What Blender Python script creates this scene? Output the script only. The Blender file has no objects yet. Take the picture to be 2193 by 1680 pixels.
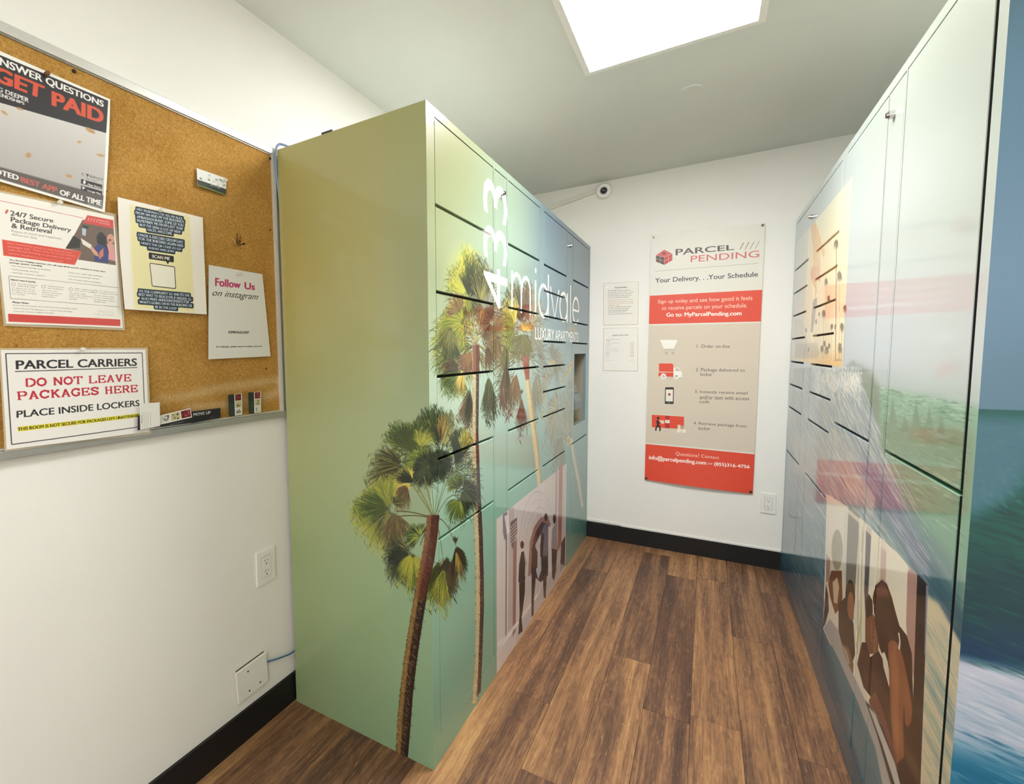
import bpy, bmesh, math, random
import numpy as np
from mathutils import Matrix, Vector

# ------------------------------------------------------------------ camera, world, exposure
S = bpy.context.scene
COL = S.collection
CAMP = dict(f=1023.2314, yaw=0.554029, pitch=-0.076892, roll=-0.015096,
            c=(1.294946, -0.595681, 1.28949), ppx=880.0, ppy=840.0)
_y, _p, _r = CAMP['yaw'], CAMP['pitch'], CAMP['roll']
FW = Vector((-math.sin(_y)*math.cos(_p), math.cos(_y)*math.cos(_p), math.sin(_p)))
RT0 = Vector((math.cos(_y), math.sin(_y), 0)); UP0 = RT0.cross(FW)
RT = math.cos(_r)*RT0 + math.sin(_r)*UP0
UP = -math.sin(_r)*RT0 + math.cos(_r)*UP0
cam_d = bpy.data.cameras.new('camera'); cam = bpy.data.objects.new('camera', cam_d); COL.objects.link(cam)
cam_d.sensor_fit = 'HORIZONTAL'; cam_d.sensor_width = 36.0
cam_d.lens = CAMP['f']/2193*36.0
cam_d.shift_x = (1096.5-CAMP['ppx'])/2193
cam_d.clip_start = 0.02
M = Matrix.Identity(4)
for i in range(3):
    M[i][0] = RT[i]; M[i][1] = UP[i]; M[i][2] = -FW[i]; M[i][3] = CAMP['c'][i]
cam.matrix_world = M
S.camera = cam
w = bpy.data.worlds.new('world'); S.world = w; w.use_nodes = True
w.node_tree.nodes['Background'].inputs[0].default_value = (1, 0.97, 0.92, 1)
w.node_tree.nodes['Background'].inputs[1].default_value = 0.15
S.view_settings.view_transform = 'Standard'; S.view_settings.look = 'None'
S.view_settings.gamma = 1; S.view_settings.use_curve_mapping = False
S.view_settings.exposure = 0.27
PANEL_STRENGTH = 41.0        # the ceiling panel's diffuser
FILL_PANEL = 10.0             # second panel, added as unseen fill behind the camera
ld = bpy.data.lights.new('fill_light', 'AREA'); ld.shape = 'RECTANGLE'; ld.size = 1.3; ld.size_y = 1.3; ld.energy = 25; ld.color = (1, .985, .95)  # added unseen area light, fills the near sides of the lockers
lo_ = bpy.data.objects.new('fill_light', ld); COL.objects.link(lo_); lo_.location = (1.15, -2.0, 1.45); lo_.rotation_euler = (math.radians(90), 0, 0)
S.cycles.max_bounces = 8; S.cycles.diffuse_bounces = 5; S.cycles.glossy_bounces = 4

# ------------------------------------------------------------------ main dimensions (metres)
XF, XR = 0.6086, 1.6969          # faces of the left and the right lockers
YN, YB = 0.6155, 2.845           # near end of the lockers, far wall
ZC, HL = 2.4116, 2.0
XG = 0.02
XW, YW = 2.33, -1.75             # right wall, wall behind the camera
rng = random.Random(7)
nrs = np.random.RandomState(5)

def ray(u, v):
    X = float((u-CAMP['ppx'])/CAMP['f']); Y = float(-(v-CAMP['ppy'])/CAMP['f'])
    return FW + X*RT + Y*UP
CP = Vector(CAMP['c'])
def hit(u, v, axis, val):
    """the point of an axis-aligned surface that was seen at a photo pixel"""
    d = ray(u, v); t = (val-CP[axis])/d[axis]
    return CP + t*d

# ------------------------------------------------------------------ print rasteriser (flat prints are drawn here)
PLANES = {'left': (0, XF, 1, 2), 'right': (0, XR, 1, 2), 'side': (1, YN, 0, 2),
          'wall': (0, 0.006, 1, 2), 'back': (1, YB-0.004, 0, 2)}
_glyph = {}
def text_edges(s, bold=0.0, shear=0.0, res=4):
    k = (s, shear, res)
    if k in _glyph: return _glyph[k]
    c = bpy.data.curves.new('t', 'FONT'); c.body = s; c.shear = shear; c.resolution_u = res
    o = bpy.data.objects.new('t', c); m = o.to_mesh()
    co = np.empty(len(m.vertices)*3, np.float32); m.vertices.foreach_get('co', co); co = co.reshape(-1, 3)[:, :2].astype(float)
    vi = np.empty(len(m.loops), np.int32); m.loops.foreach_get('vertex_index', vi)
    st = np.empty(len(m.polygons), np.int32); m.polygons.foreach_get('loop_start', st)
    tot = np.empty(len(m.polygons), np.int32); m.polygons.foreach_get('loop_total', tot)
    nxt = np.arange(len(vi))+1
    nxt[st+tot-1] = st
    E = np.stack([vi, vi[nxt]], 1)
    ky = {}
    keep = []
    es = set(map(tuple, E.tolist()))
    keep = [(a, b) for a, b in es if (b, a) not in es]
    a = np.array(keep)
    e = np.concatenate([co[a[:, 0]], co[a[:, 1]]], 1)
    o.to_mesh_clear(); bpy.data.objects.remove(o); bpy.data.curves.remove(c)
    lo = co.min(0); hi = co.max(0)
    _glyph[k] = (e, lo, hi)
    return _glyph[k]

class Canvas:
    def __init__(self, plane, a0, a1, b0, b1, res, color):
        self.pl = PLANES[plane]; self.a0, self.a1, self.b0, self.b1, self.res = a0, a1, b0, b1, res
        self.W = int((a1-a0)*res); self.H = int((b1-b0)*res)
        self.A = np.empty((self.H, self.W, 3), np.float32); self.A[:] = np.array(color, np.float32)/255
    def ab(self, a, b): return ((a-self.a0)*self.res, (b-self.b0)*self.res)
    def px(self, pts):
        """photo pixels -> canvas pixels"""
        ax, val, ia, ib = self.pl
        out = []
        for (u, v) in pts:
            P = hit(u, v, ax, val); out.append(self.ab(P[ia], P[ib]))
        return np.array(out, float)
    def m(self, pts): return np.array([self.ab(a, b) for a, b in pts], float)
    def fill_edges(self, e, color, alpha=1.0, soft=0, SS=3):
        x0, y0, x1, y1 = e.T
        bx0 = max(int(min(x0.min(), x1.min()))-2-soft, 0); bx1 = min(int(max(x0.max(), x1.max()))+3+soft, self.W)
        by0 = max(int(min(y0.min(), y1.min()))-1-soft, 0); by1 = min(int(max(y0.max(), y1.max()))+2+soft, self.H)
        if bx1 <= bx0 or by1 <= by0: return
        sg = np.where(y1 > y0, 1.0, -1.0)
        ylo = np.minimum(y0, y1); yhi = np.maximum(y0, y1)
        xlo = np.where(y1 > y0, x0, x1); xhi = np.where(y1 > y0, x1, x0)
        r0 = np.ceil((ylo-by0)*SS-0.5).astype(int); r1 = np.ceil((yhi-by0)*SS-0.5).astype(int)
        nr = (by1-by0)*SS
        r0 = np.clip(r0, 0, nr); r1 = np.clip(r1, 0, nr)
        n = r1-r0; ok = n > 0
        if not ok.any(): return
        n = n[ok]; idx = np.repeat(np.nonzero(ok)[0], n)
        start = np.repeat(np.cumsum(n)-n, n); row = np.arange(n.sum())-start + r0[idx]
        yy = (row+0.5)/SS+by0
        t = (yy-ylo[idx])/(yhi[idx]-ylo[idx]); x = xlo[idx]+t*(xhi[idx]-xlo[idx]) - bx0
        nw = bx1-bx0
        x = np.clip(x, 0, nw-1e-3); ix = x.astype(int); fr = x-ix
        acc = np.bincount(row*(nw+1)+ix, weights=sg[idx]*(1-fr), minlength=nr*(nw+1))
        acc += np.bincount(row*(nw+1)+ix+1, weights=sg[idx]*fr, minlength=nr*(nw+1))[:nr*(nw+1)] if nr*(nw+1) > 0 else 0
        cov = np.clip(np.abs(np.cumsum(acc.reshape(nr, nw+1), 1)[:, :nw]), 0, 1)
        cov = cov.reshape(by1-by0, SS, nw).mean(1)
        if soft:
            k = soft
            for _ in range(2):
                c = np.cumsum(np.pad(cov, ((k, k), (0, 0)), mode='edge'), 0); cov = (c[2*k:]-np.vstack([np.zeros((1, nw)), c[:-2*k-1]]))/(2*k+1) if False else (np.vstack([c[2*k:2*k+1], c[2*k+1:]-c[:-2*k-1]])/(2*k+1))
                c = np.cumsum(np.pad(cov, ((0, 0), (k, k)), mode='edge'), 1); cov = np.hstack([c[:, 2*k:2*k+1], c[:, 2*k+1:]-c[:, :-2*k-1]])/(2*k+1)
        cov = (cov*alpha)[..., None].astype(np.float32)
        R = self.A[by0:by1, bx0:bx1]
        if callable(color):
            Y, X = np.mgrid[by0:by1, bx0:bx1]
            c = np.asarray(color(X/self.res+self.a0, Y/self.res+self.b0), np.float32)/255
        else: c = np.array(color, np.float32)/255
        R += (c-R)*cov
    def fill(self, polys, color, alpha=1.0, soft=0):
        E = []
        for P in polys:
            P = np.asarray(P, float)
            Q = np.roll(P, -1, 0)
            if (P[:, 0]*Q[:, 1]-Q[:, 0]*P[:, 1]).sum() < 0: P = P[::-1]; Q = np.roll(P, -1, 0)
            E.append(np.concatenate([P, Q], 1))
        if E: self.fill_edges(np.concatenate(E), color, alpha, soft)
    def poly(self, pts, color, alpha=1.0, soft=0): self.fill([self.px(pts)], color, alpha, soft)
    def rect(self, a0, b0, a1, b1, color, alpha=1.0, soft=0): self.fill([self.m([(a0, b0), (a1, b0), (a1, b1), (a0, b1)])], color, alpha, soft)
    def stroke_pts(self, P, wd):
        """a polyline in canvas pixels with a width (scalar or per point) -> polygon"""
        P = np.asarray(P, float); T = np.gradient(P, axis=0); T /= np.maximum(np.linalg.norm(T, axis=1, keepdims=True), 1e-6)
        N = np.stack([-T[:, 1], T[:, 0]], 1); wd = np.broadcast_to(np.asarray(wd, float), (len(P),))[:, None]/2
        return np.concatenate([P+N*wd, (P-N*wd)[::-1]])
    def line(self, pts, wd, color, alpha=1.0, soft=0): self.fill([self.stroke_pts(self.px(pts), wd)], color, alpha, soft)
    def ell(self, u, v, ru, rv, color, alpha=1.0, soft=0, rot=0):
        t = np.linspace(0, 2*np.pi, 25)[:-1]; c, s = math.cos(rot), math.sin(rot)
        self.poly([(u+ru*math.cos(k)*c-rv*math.sin(k)*s, v+ru*math.cos(k)*s+rv*math.sin(k)*c) for k in t], color, alpha, soft)
    def text(self, s, TL, TR, BR, BL, color, bold=0.0, shear=0.0, alpha=1.0):
        """ink box of the line given by its four corners in the photo"""
        e, lo, hi = text_edges(s, 0, shear)
        q = self.px([TL, TR, BR, BL]); self.quad_text(e, lo, hi, q, color, alpha, bold)
    def quad_text(self, e, lo, hi, q, color, alpha=1.0, bold=0.0):
        TL, TR, BR, BL = q
        def mp(p):
            uv = (p-lo)/(hi-lo); u = uv[:, :1]; v = uv[:, 1:]
            return (1-v)*((1-u)*BL+u*BR)+v*((1-u)*TL+u*TR)
        sh = [(0, 0)] if bold <= 0 else [(k*bold, j*bold*.5) for k in (-1, -.33, .33, 1) for j in (-1, 1)]
        if bold > 0: lo = lo-np.array([bold, bold*.5]); hi = hi+np.array([bold, bold*.5])
        E = [np.concatenate([mp(e[:, :2]+np.array(d)), mp(e[:, 2:]+np.array(d))], 1) for d in sh]
        self.fill_edges(np.concatenate(E), color, alpha)
    def noise(self, sx, sy, amp, seed=1):
        r = np.random.RandomState(seed)
        gy, gx = max(int(self.H/sy)+2, 2), max(int(self.W/sx)+2, 2)
        g = r.rand(gy, gx).astype(np.float32)-0.5
        yy = np.linspace(0, gy-1.001, self.H); xx = np.linspace(0, gx-1.001, self.W)
        iy = yy.astype(int); ix = xx.astype(int); fy = (yy-iy)[:, None]; fx = (xx-ix)[None]
        n = (g[iy][:, ix]*(1-fy)*(1-fx)+g[iy+1][:, ix]*fy*(1-fx)+g[iy][:, ix+1]*(1-fy)*fx+g[iy+1][:, ix+1]*fy*fx)
        return (n*2*amp)[..., None].astype(np.float32)
    def image(self, name):
        im = bpy.data.images.new(name, self.W, self.H, alpha=False)
        buf = np.ones((self.H, self.W, 4), np.float32); buf[..., :3] = np.clip(self.A, 0, 1)
        im.pixels.foreach_set(buf.ravel()); im.update(); im.pack()
        return im

# ------------------------------------------------------------------ materials
def nt(name):
    m = bpy.data.materials.new(name); m.use_nodes = True
    t = m.node_tree; return m, t, t.nodes['Principled BSDF']
def srgb(c):
    f = lambda x: (x/12.92 if x <= .04045 else ((x+.055)/1.055)**2.4)
    return tuple(f(k/255) for k in c)+(1,)
def mat(name, color, rough=0.5, metal=0.0, noise=0.0, nscale=30, bump=0.0, bscale=200, coat=0.0, emit=0, spec=0.5):
    m, t, b = nt(name); L = t.links.new
    b.inputs['Roughness'].default_value = rough; b.inputs['Metallic'].default_value = metal
    b.inputs['Coat Weight'].default_value = coat; b.inputs['Specular IOR Level'].default_value = spec
    c = srgb(color); b.inputs['Base Color'].default_value = c
    tc = t.nodes.new('ShaderNodeTexCoord')
    n = t.nodes.new('ShaderNodeTexNoise'); n.inputs['Scale'].default_value = nscale; n.inputs['Detail'].default_value = 5
    L(tc.outputs['Object'], n.inputs['Vector'])
    r = t.nodes.new('ShaderNodeValToRGB'); k = noise if noise else 0.02
    r.color_ramp.elements[0].position = 0.3; r.color_ramp.elements[1].position = 0.7
    r.color_ramp.elements[0].color = tuple(x*(1-k) for x in c[:3])+(1,); r.color_ramp.elements[1].color = tuple(min(x*(1+k), 1) for x in c[:3])+(1,)
    L(n.outputs['Fac'], r.inputs['Fac']); L(r.outputs['Color'], b.inputs['Base Color'])
    if bump:
        n2 = t.nodes.new('ShaderNodeTexNoise'); n2.inputs['Scale'].default_value = bscale; n2.inputs['Detail'].default_value = 3
        L(tc.outputs['Object'], n2.inputs['Vector'])
        bp = t.nodes.new('ShaderNodeBump'); bp.inputs['Strength'].default_value = bump; bp.inputs['Distance'].default_value = 0.002
        L(n2.outputs['Fac'], bp.inputs['Height']); L(bp.outputs['Normal'], b.inputs['Normal'])
    if emit:
        b.inputs['Emission Color'].default_value = (1, 0.995, 0.975, 1); b.inputs['Emission Strength'].default_value = emit
    return m
def print_mat(name, im, rough=0.5, coat=0.0, coat_rough=0.05, spec=0.5, bump=0.0):
    m, t, b = nt(name); L = t.links.new
    i = t.nodes.new('ShaderNodeTexImage'); i.image = im; i.extension = 'EXTEND'
    L(i.outputs['Color'], b.inputs['Base Color'])
    b.inputs['Roughness'].default_value = rough; b.inputs['Coat Weight'].default_value = coat
    b.inputs['Coat Roughness'].default_value = coat_rough; b.inputs['Specular IOR Level'].default_value = spec
    if bump:
        n = t.nodes.new('ShaderNodeTexNoise'); n.inputs['Scale'].default_value = 6; n.inputs['Detail'].default_value = 1
        tc = t.nodes.new('ShaderNodeTexCoord'); L(tc.outputs['Object'], n.inputs['Vector'])
        bp = t.nodes.new('ShaderNodeBump'); bp.inputs['Strength'].default_value = bump; bp.inputs['Distance'].default_value = 0.01
        L(n.outputs['Fac'], bp.inputs['Height']); L(bp.outputs['Normal'], b.inputs['Coat Normal'])
    return m

def wall_mat(name, color):
    m = mat(name, color, rough=0.6, noise=0.02, nscale=2.0, bump=0.25, bscale=260, spec=0.3)
    return m
M_WALL = wall_mat('wall_paint', (237, 236, 230))
M_CEIL = wall_mat('ceiling_paint', (217, 221, 215))
M_BLACK = mat('baseboard_vinyl', (12, 12, 13), rough=0.55, noise=0.15, nscale=8)
M_DARK = mat('dark_gap', (14, 14, 16), rough=0.8)
M_WPLAST = mat('white_plastic', (235, 234, 228), rough=0.35, noise=0.01)
M_CHROME = mat('chrome', (200, 200, 200), rough=0.15, metal=1.0, noise=0.05)
M_BRASS = mat('grommet_steel', (120, 112, 100), rough=0.3, metal=1.0, noise=0.1)
M_ALU = mat('aluminium_rail', (214, 214, 208), rough=0.35, metal=0.35, noise=0.03, nscale=60)
M_ALUG = mat('grey_tray_rail', (170, 170, 164), rough=0.4, metal=0.5, noise=0.04, nscale=60)
M_DARKSC = mat('dark_screw', (45, 38, 32), rough=0.4, metal=0.6)

# ------------------------------------------------------------------ object helpers
def link(name, me, parent=None, mats=()):
    o = bpy.data.objects.new(name, me); COL.objects.link(o)
    for m_ in mats:
        if m_.name not in [x.name for x in me.materials if x]: me.materials.append(m_)
    if parent: o.parent = parent
    return o
def tag(o, label=None, cat=None, group=None, kind=None):
    for k, v in (('label', label), ('category', cat), ('group', group), ('kind', kind)):
        if v: o[k] = v
    return o
def empty(name, loc, label, cat, group=None):
    o = bpy.data.objects.new(name, None); COL.objects.link(o); o.location = loc; o.empty_display_size = 0.05
    return tag(o, label, cat, group)
def bm_box(bm, lo, hi, mi=0):
    x0, y0, z0 = lo; x1, y1, z1 = hi
    v = [bm.verts.new(p) for p in ((x0,y0,z0),(x1,y0,z0),(x1,y1,z0),(x0,y1,z0),(x0,y0,z1),(x1,y0,z1),(x1,y1,z1),(x0,y1,z1))]
    for f in ((0,3,2,1),(4,5,6,7),(0,1,5,4),(1,2,6,5),(2,3,7,6),(3,0,4,7)):
        bm.faces.new([v[i] for i in f]).material_index = mi
def bm_cyl(bm, c, ax, r, h, n=24, r2=None, mi=0):
    """cylinder or cone from c along ax"""
    ax = Vector(ax).normalized(); q = ax.to_track_quat('Z', 'Y').to_matrix().to_4x4()
    g = bmesh.ops.create_cone(bm, cap_ends=True, segments=n, radius1=r, radius2=r if r2 is None else r2, depth=h,
                              matrix=Matrix.Translation(Vector(c)+ax*h/2) @ q)
    for v in g['verts']:
        for f in v.link_faces: f.material_index = mi
def done(bm, name, m, parent=None, bevel=0.0, origin=None, smooth=False, seg=2):
    if not isinstance(m, (list, tuple)): m = [m]
    if bevel:
        bmesh.ops.bevel(bm, geom=bm.edges[:], offset=bevel, segments=seg, affect='EDGES', profile=0.7, clamp_overlap=True)
    me = bpy.data.meshes.new(name)
    off = Vector(origin) if origin is not None else None
    if off is not None: bmesh.ops.translate(bm, verts=bm.verts, vec=-off)
    bm.to_mesh(me); bm.free()
    if smooth:
        me.shade_smooth(); me.set_sharp_from_angle(angle=math.radians(35))
    o = link(name, me, parent, m)
    if off is not None: o.location = off
    return o
def box(name, lo, hi, m, parent=None, bevel=0.0, **k):
    bm = bmesh.new(); bm_box(bm, lo, hi); return done(bm, name, m, parent, bevel, **k)
def child_of(o, parent):
    """parent o (built in world coordinates) to an empty without moving it"""
    o.parent = parent; o.matrix_parent_inverse = Matrix.Translation(-parent.location)
    return o
def tube(name, pts, r, m, parent=None, n=10):
    cu = bpy.data.curves.new(name, 'CURVE'); cu.dimensions = '3D'; cu.bevel_depth = r; cu.bevel_resolution = 3; cu.use_fill_caps = True
    sp = cu.splines.new('NURBS'); sp.points.add(len(pts)-1); sp.use_endpoint_u = True; sp.order_u = 3; sp.resolution_u = 6
    for i, p in enumerate(pts): sp.points[i].co = (*p, 1)
    o = bpy.data.objects.new(name, cu); me = o.to_mesh().copy(); o.to_mesh_clear(); bpy.data.objects.remove(o)
    me.name = name; me.shade_smooth()
    return link(name, me, parent, [m])
def uv_planar(me, ia, ib, a0, a1, b0, b1, off=(0, 0, 0)):
    uv = me.uv_layers.new(name='print') if not me.uv_layers else me.uv_layers[0]
    for l in me.loops:
        co = me.vertices[l.vertex_index].co
        uv.data[l.index].uv = ((co[ia]+off[ia]-a0)/(a1-a0), (co[ib]+off[ib]-b0)/(b1-b0))

# ================================================================== THE SETTING
def struct(o): return tag(o, kind='structure')
# floor: a dark underlay that carries vinyl planks, each plank its own piece
def plank_mat():
    m, t, b = nt('wood_look_vinyl'); L = t.links.new; N = t.nodes.new
    tc = N('ShaderNodeTexCoord'); oi = N('ShaderNodeObjectInfo')
    mulv = N('ShaderNodeVectorMath'); mulv.operation = 'SCALE'; L(oi.outputs['Random'], mulv.inputs['Scale']); mulv.inputs[0].default_value = (13.7, 29.1, 5.3)
    add = N('ShaderNodeVectorMath'); add.operation = 'ADD'; L(tc.outputs['Object'], add.inputs[0]); L(mulv.outputs[0], add.inputs[1])
    def noise(scale_xyz, sc, detail, rough=0.6, dist=0.0):
        mp = N('ShaderNodeMapping'); mp.inputs['Scale'].default_value = scale_xyz; L(add.outputs[0], mp.inputs['Vector'])
        n = N('ShaderNodeTexNoise'); n.inputs['Scale'].default_value = sc; n.inputs['Detail'].default_value = detail
        n.inputs['Roughness'].default_value = rough; n.inputs['Distortion'].default_value = dist
        L(mp.outputs[0], n.inputs['Vector']); return n
    broad = noise((20, 1.1, 1), 1.0, 1.0)                # strips of tone along the plank
    grain = noise((150, 5, 1), 1.0, 6, 0.7, 0.6)         # fine grain
    blot = noise((30, 7, 1), 1.0, 4, 0.65, 2.5)            # knots and cathedral figure
    def mixf(a, b_, f):
        mx = N('ShaderNodeMix'); mx.data_type = 'FLOAT'; mx.inputs[0].default_value = f
        L(a, mx.inputs[2]); L(b_, mx.inputs[3]); return mx.outputs[0]
    s = mixf(broad.outputs['Fac'], blot.outputs['Fac'], 0.36)
    s = mixf(s, grain.outputs['Fac'], 0.42)
    rnd = N('ShaderNodeMath'); rnd.operation = 'MULTIPLY_ADD'; L(oi.outputs['Random'], rnd.inputs[0]); rnd.inputs[1].default_value = 0.12; rnd.inputs[2].default_value = -0.06
    ad = N('ShaderNodeMath'); ad.operation = 'ADD'; L(s, ad.inputs[0]); L(rnd.outputs[0], ad.inputs[1])
    r = N('ShaderNodeValToRGB'); L(ad.outputs[0], r.inputs['Fac'])
    e = r.color_ramp.elements
    e[0].position = 0.30; e[0].color = srgb((54, 38, 31)); e[1].position = 0.68; e[1].color = srgb((184, 142, 94))
    for p_, c_ in ((0.43, (92, 65, 49)), (0.50, (120, 86, 61)), (0.57, (146, 106, 72))):
        x = r.color_ramp.elements.new(p_); x.color = srgb(c_)
    # pale scratchy weathering
    sc = noise((260, 14, 1), 1.0, 2, 0.5, 1.5)
    rr = N('ShaderNodeValToRGB'); L(sc.outputs['Fac'], rr.inputs['Fac']); rr.color_ramp.elements[0].position = 0.62; rr.color_ramp.elements[1].position = 0.74
    mx = N('ShaderNodeMix'); mx.data_type = 'RGBA'; mx.inputs[7].default_value = srgb((186, 150, 112)); 
    sc2 = N('ShaderNodeMath'); sc2.operation = 'MULTIPLY'; sc2.inputs[1].default_value = 0.55; L(rr.outputs['Color'], sc2.inputs[0])
    L(sc2.outputs[0], mx.inputs[0]); L(r.outputs['Color'], mx.inputs[6]); L(mx.outputs[2], b.inputs['Base Color'])
    b.inputs['Roughness'].default_value = 0.48; b.inputs['Specular IOR Level'].default_value = 0.35
    bp = N('ShaderNodeBump'); bp.inputs['Strength'].default_value = 0.25; bp.inputs['Distance'].default_value = 0.001
    L(grain.outputs['Fac'], bp.inputs['Height']); L(bp.outputs['Normal'], b.inputs['Normal'])
    return m
M_PLANK = plank_mat()
floor = struct(box('floor', (0, YW, -0.06), (XW, YB, -0.004), mat('floor_underlay', (30, 20, 15), 0.9)))
ends = {4: 1.08, 5: 1.98, 6: 1.515, 7: 2.45, 8: 1.28, 9: 1.92, 10: 1.245}
PW, PL = 0.1477, 1.22
for k in range(-1, 17):
    x0 = 0.1 + PW*(k) - 0.0005
    xa, xb = max(x0, 0.0), min(x0+PW, XW)
    if xb-xa < 0.01: continue
    ki = k
    e0 = ends.get(ki, 0.2+((ki*0.47) % 1.22))
    y = e0-PL*5
    while y < YB:
        ya, yb = max(y, YW), min(y+PL, YB)
        if yb-ya > 0.01:
            cx, cy = (xa+xb)/2, (ya+yb)/2; g = 0.0006
            bm = bmesh.new(); bm_box(bm, (xa+g-cx, ya+g-cy, -0.004), (xb-g-cx, yb-g-cy, 0.0))
            o = done(bm, 'plank', M_PLANK, floor); o.location = (cx, cy, 0)
        y += PL
struct(box('wall_left', (-0.1, YW, 0), (0, YB, ZC), M_WALL))
struct(box('wall_back', (-0.1, YB, 0), (XW+0.1, YB+0.1, ZC), M_WALL))
struct(box('wall_right', (XW, YW, 0), (XW+0.1, YB, ZC), M_WALL))
bm = bmesh.new()                     # wall behind the viewer, with a doorway added for the fill light
bm_box(bm, (-0.1, YW-0.1, 0), (.55, YW, ZC)); bm_box(bm, (1.75, YW-0.1, 0), (XW+0.1, YW, ZC)); bm_box(bm, (.55, YW-0.1, 2.1), (1.75, YW, ZC))
struct(done(bm, 'wall_front', M_WALL))
struct(box('ceiling', (-0.1, YW-0.1, ZC), (XW+0.1, YB+0.1, ZC+0.1), M_CEIL))
struct(box('baseboard_left', (0, YW, 0), (0.011, YB-0.011, 0.107), M_BLACK, bevel=0.002))
struct(box('baseboard_back', (XF+0.001, YB-0.011, 0), (XR-0.001, YB, 0.107), M_BLACK, bevel=0.002))
# paint ridge left above the far baseboard, stepping down part way along
bm = bmesh.new(); xs = hit(1330, 1120, 1, YB)[0]
bm_box(bm, (XF+0.003, YB-0.004, 0.112), (xs, YB, 0.128)); bm_box(bm, (xs, YB-0.005, 0.104), (XR-0.003, YB, 0.119))
struct(done(bm, 'trim_1', M_WPLAST, bevel=0.0015))

# ================================================================== PRINTS FOR THE LOCKERS
def lerp(a, b, t): return tuple(a[i]+(b[i]-a[i])*t for i in range(len(a)))
def bil(rows, ys, cols_x):
    """colour table over (a, b) -> callable; rows listed bottom to top"""
    R = np.array(rows, float)
    def f(X, Y):
        X = np.clip(X, cols_x[0], cols_x[-1]); Y = np.clip(Y, ys[0], ys[-1])
        j = np.clip(np.searchsorted(ys, Y, side='right')-1, 0, len(ys)-2); i = np.clip(np.searchsorted(cols_x, X, side='right')-1, 0, len(cols_x)-2)
        ya = np.array(ys); xa = np.array(cols_x)
        tj = ((Y-ya[j])/(ya[j+1]-ya[j]))[..., None]; ti = ((X-xa[i])/(xa[i+1]-xa[i]))[..., None]
        tj = tj*tj*(3-2*tj); ti = ti*ti*(3-2*ti)
        return (R[j, i]*(1-tj)*(1-ti)+R[j+1, i]*tj*(1-ti)+R[j, i+1]*(1-tj)*ti+R[j+1, i+1]*tj*ti)
    return f
cL = Canvas('left', YN, YB, 0, HL, 950, (170, 200, 180))
cLs = Canvas('side', XG, XF, 0, HL, 950, (150, 150, 110))
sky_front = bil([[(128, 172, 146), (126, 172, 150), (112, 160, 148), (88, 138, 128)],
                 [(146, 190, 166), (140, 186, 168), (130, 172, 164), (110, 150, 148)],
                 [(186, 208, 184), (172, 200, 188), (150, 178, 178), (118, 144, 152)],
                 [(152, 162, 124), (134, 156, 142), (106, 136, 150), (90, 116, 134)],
                 [(124, 124, 84), (108, 122, 106), (82, 110, 130), (74, 98, 118)]], [0, 0.6, 1.15, 1.6, 2.0], [YN, 1.3, 2.0, YB])  # upper rows painted darker to offset the ceiling panel's light
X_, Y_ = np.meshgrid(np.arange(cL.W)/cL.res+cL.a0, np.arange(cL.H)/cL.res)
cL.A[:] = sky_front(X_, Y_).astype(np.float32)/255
sky_side = bil([[(140, 158, 116), (136, 162, 124), (132, 166, 134)],
                [(150, 166, 118), (148, 170, 128), (142, 172, 138)],
                [(166, 172, 122), (160, 172, 128), (150, 168, 134)],
                [(176, 164, 98), (166, 164, 112), (150, 158, 120)],
                [(170, 162, 100), (164, 162, 108), (156, 160, 112)]], [0, 0.5, 1.0, 1.55, 2.0], [XG, 0.35, XF])
X_, Y_ = np.meshgrid(np.arange(cLs.W)/cLs.res+cLs.a0, np.arange(cLs.H)/cLs.res)
cLs.A[:] = sky_side(X_, Y_).astype(np.float32)/255
del X_, Y_

def both(fn):                       # the wrap runs on round the corner
    fn(cL); fn(cLs)
def leaf(base, ang, ln, wd, droop, curl=0.0):
    t = np.linspace(0, 1, 6)
    a = ang+curl*t
    x = base[0]+np.cumsum(np.cos(np.radians(a))*ln/6)
    y = base[1]-np.cumsum(np.sin(np.radians(a))*ln/6)+droop*t*t*ln
    ww = wd*np.array([0.5, 1.0, 1.0, 0.8, 0.5, 0.12])
    P = np.stack([x, y], 1); P = np.vstack([[base], P[:-1]]) if False else P
    T = np.gradient(P, axis=0); T /= np.maximum(np.linalg.norm(T, axis=1, keepdims=True), 1e-6); N = np.stack([-T[:, 1], T[:, 0]], 1)*ww[:, None]/2
    return np.concatenate([P+N, (P-N)[::-1]])
G = dict(green=[(46, 70, 20), (74, 100, 30), (108, 130, 42), (140, 154, 64), (32, 48, 18)],
         yellow=[(196, 186, 58), (170, 168, 60), (120, 130, 44), (220, 200, 96), (92, 104, 38)],
         gold=[(226, 188, 70), (214, 160, 48), (170, 150, 60), (238, 214, 120), (130, 110, 44)],
         dark=[(14, 22, 14), (24, 36, 20), (36, 50, 28), (10, 14, 12), (58, 74, 42)],
         olive=[(80, 84, 40), (112, 112, 54), (58, 60, 32), (42, 42, 26), (146, 142, 80)],
         brown=[(84, 56, 38), (56, 38, 30), (118, 86, 52), (40, 28, 26), (146, 112, 68)],
         maroon=[(92, 48, 44), (70, 34, 38), (116, 66, 56), (54, 32, 36), (130, 92, 70)],
         grey=[(110, 112, 98), (90, 92, 84), (130, 132, 114), (76, 76, 72), (146, 146, 124)],
         pale=[(140, 150, 134), (124, 136, 126), (156, 164, 144), (108, 118, 112), (186, 182, 142)],
         seed=[(214, 196, 138), (196, 176, 116), (228, 212, 160), (170, 150, 100), (206, 188, 130)])
def mix(a, b, t): return tuple(a[i]*(1-t)+b[i]*t for i in range(3))
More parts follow.
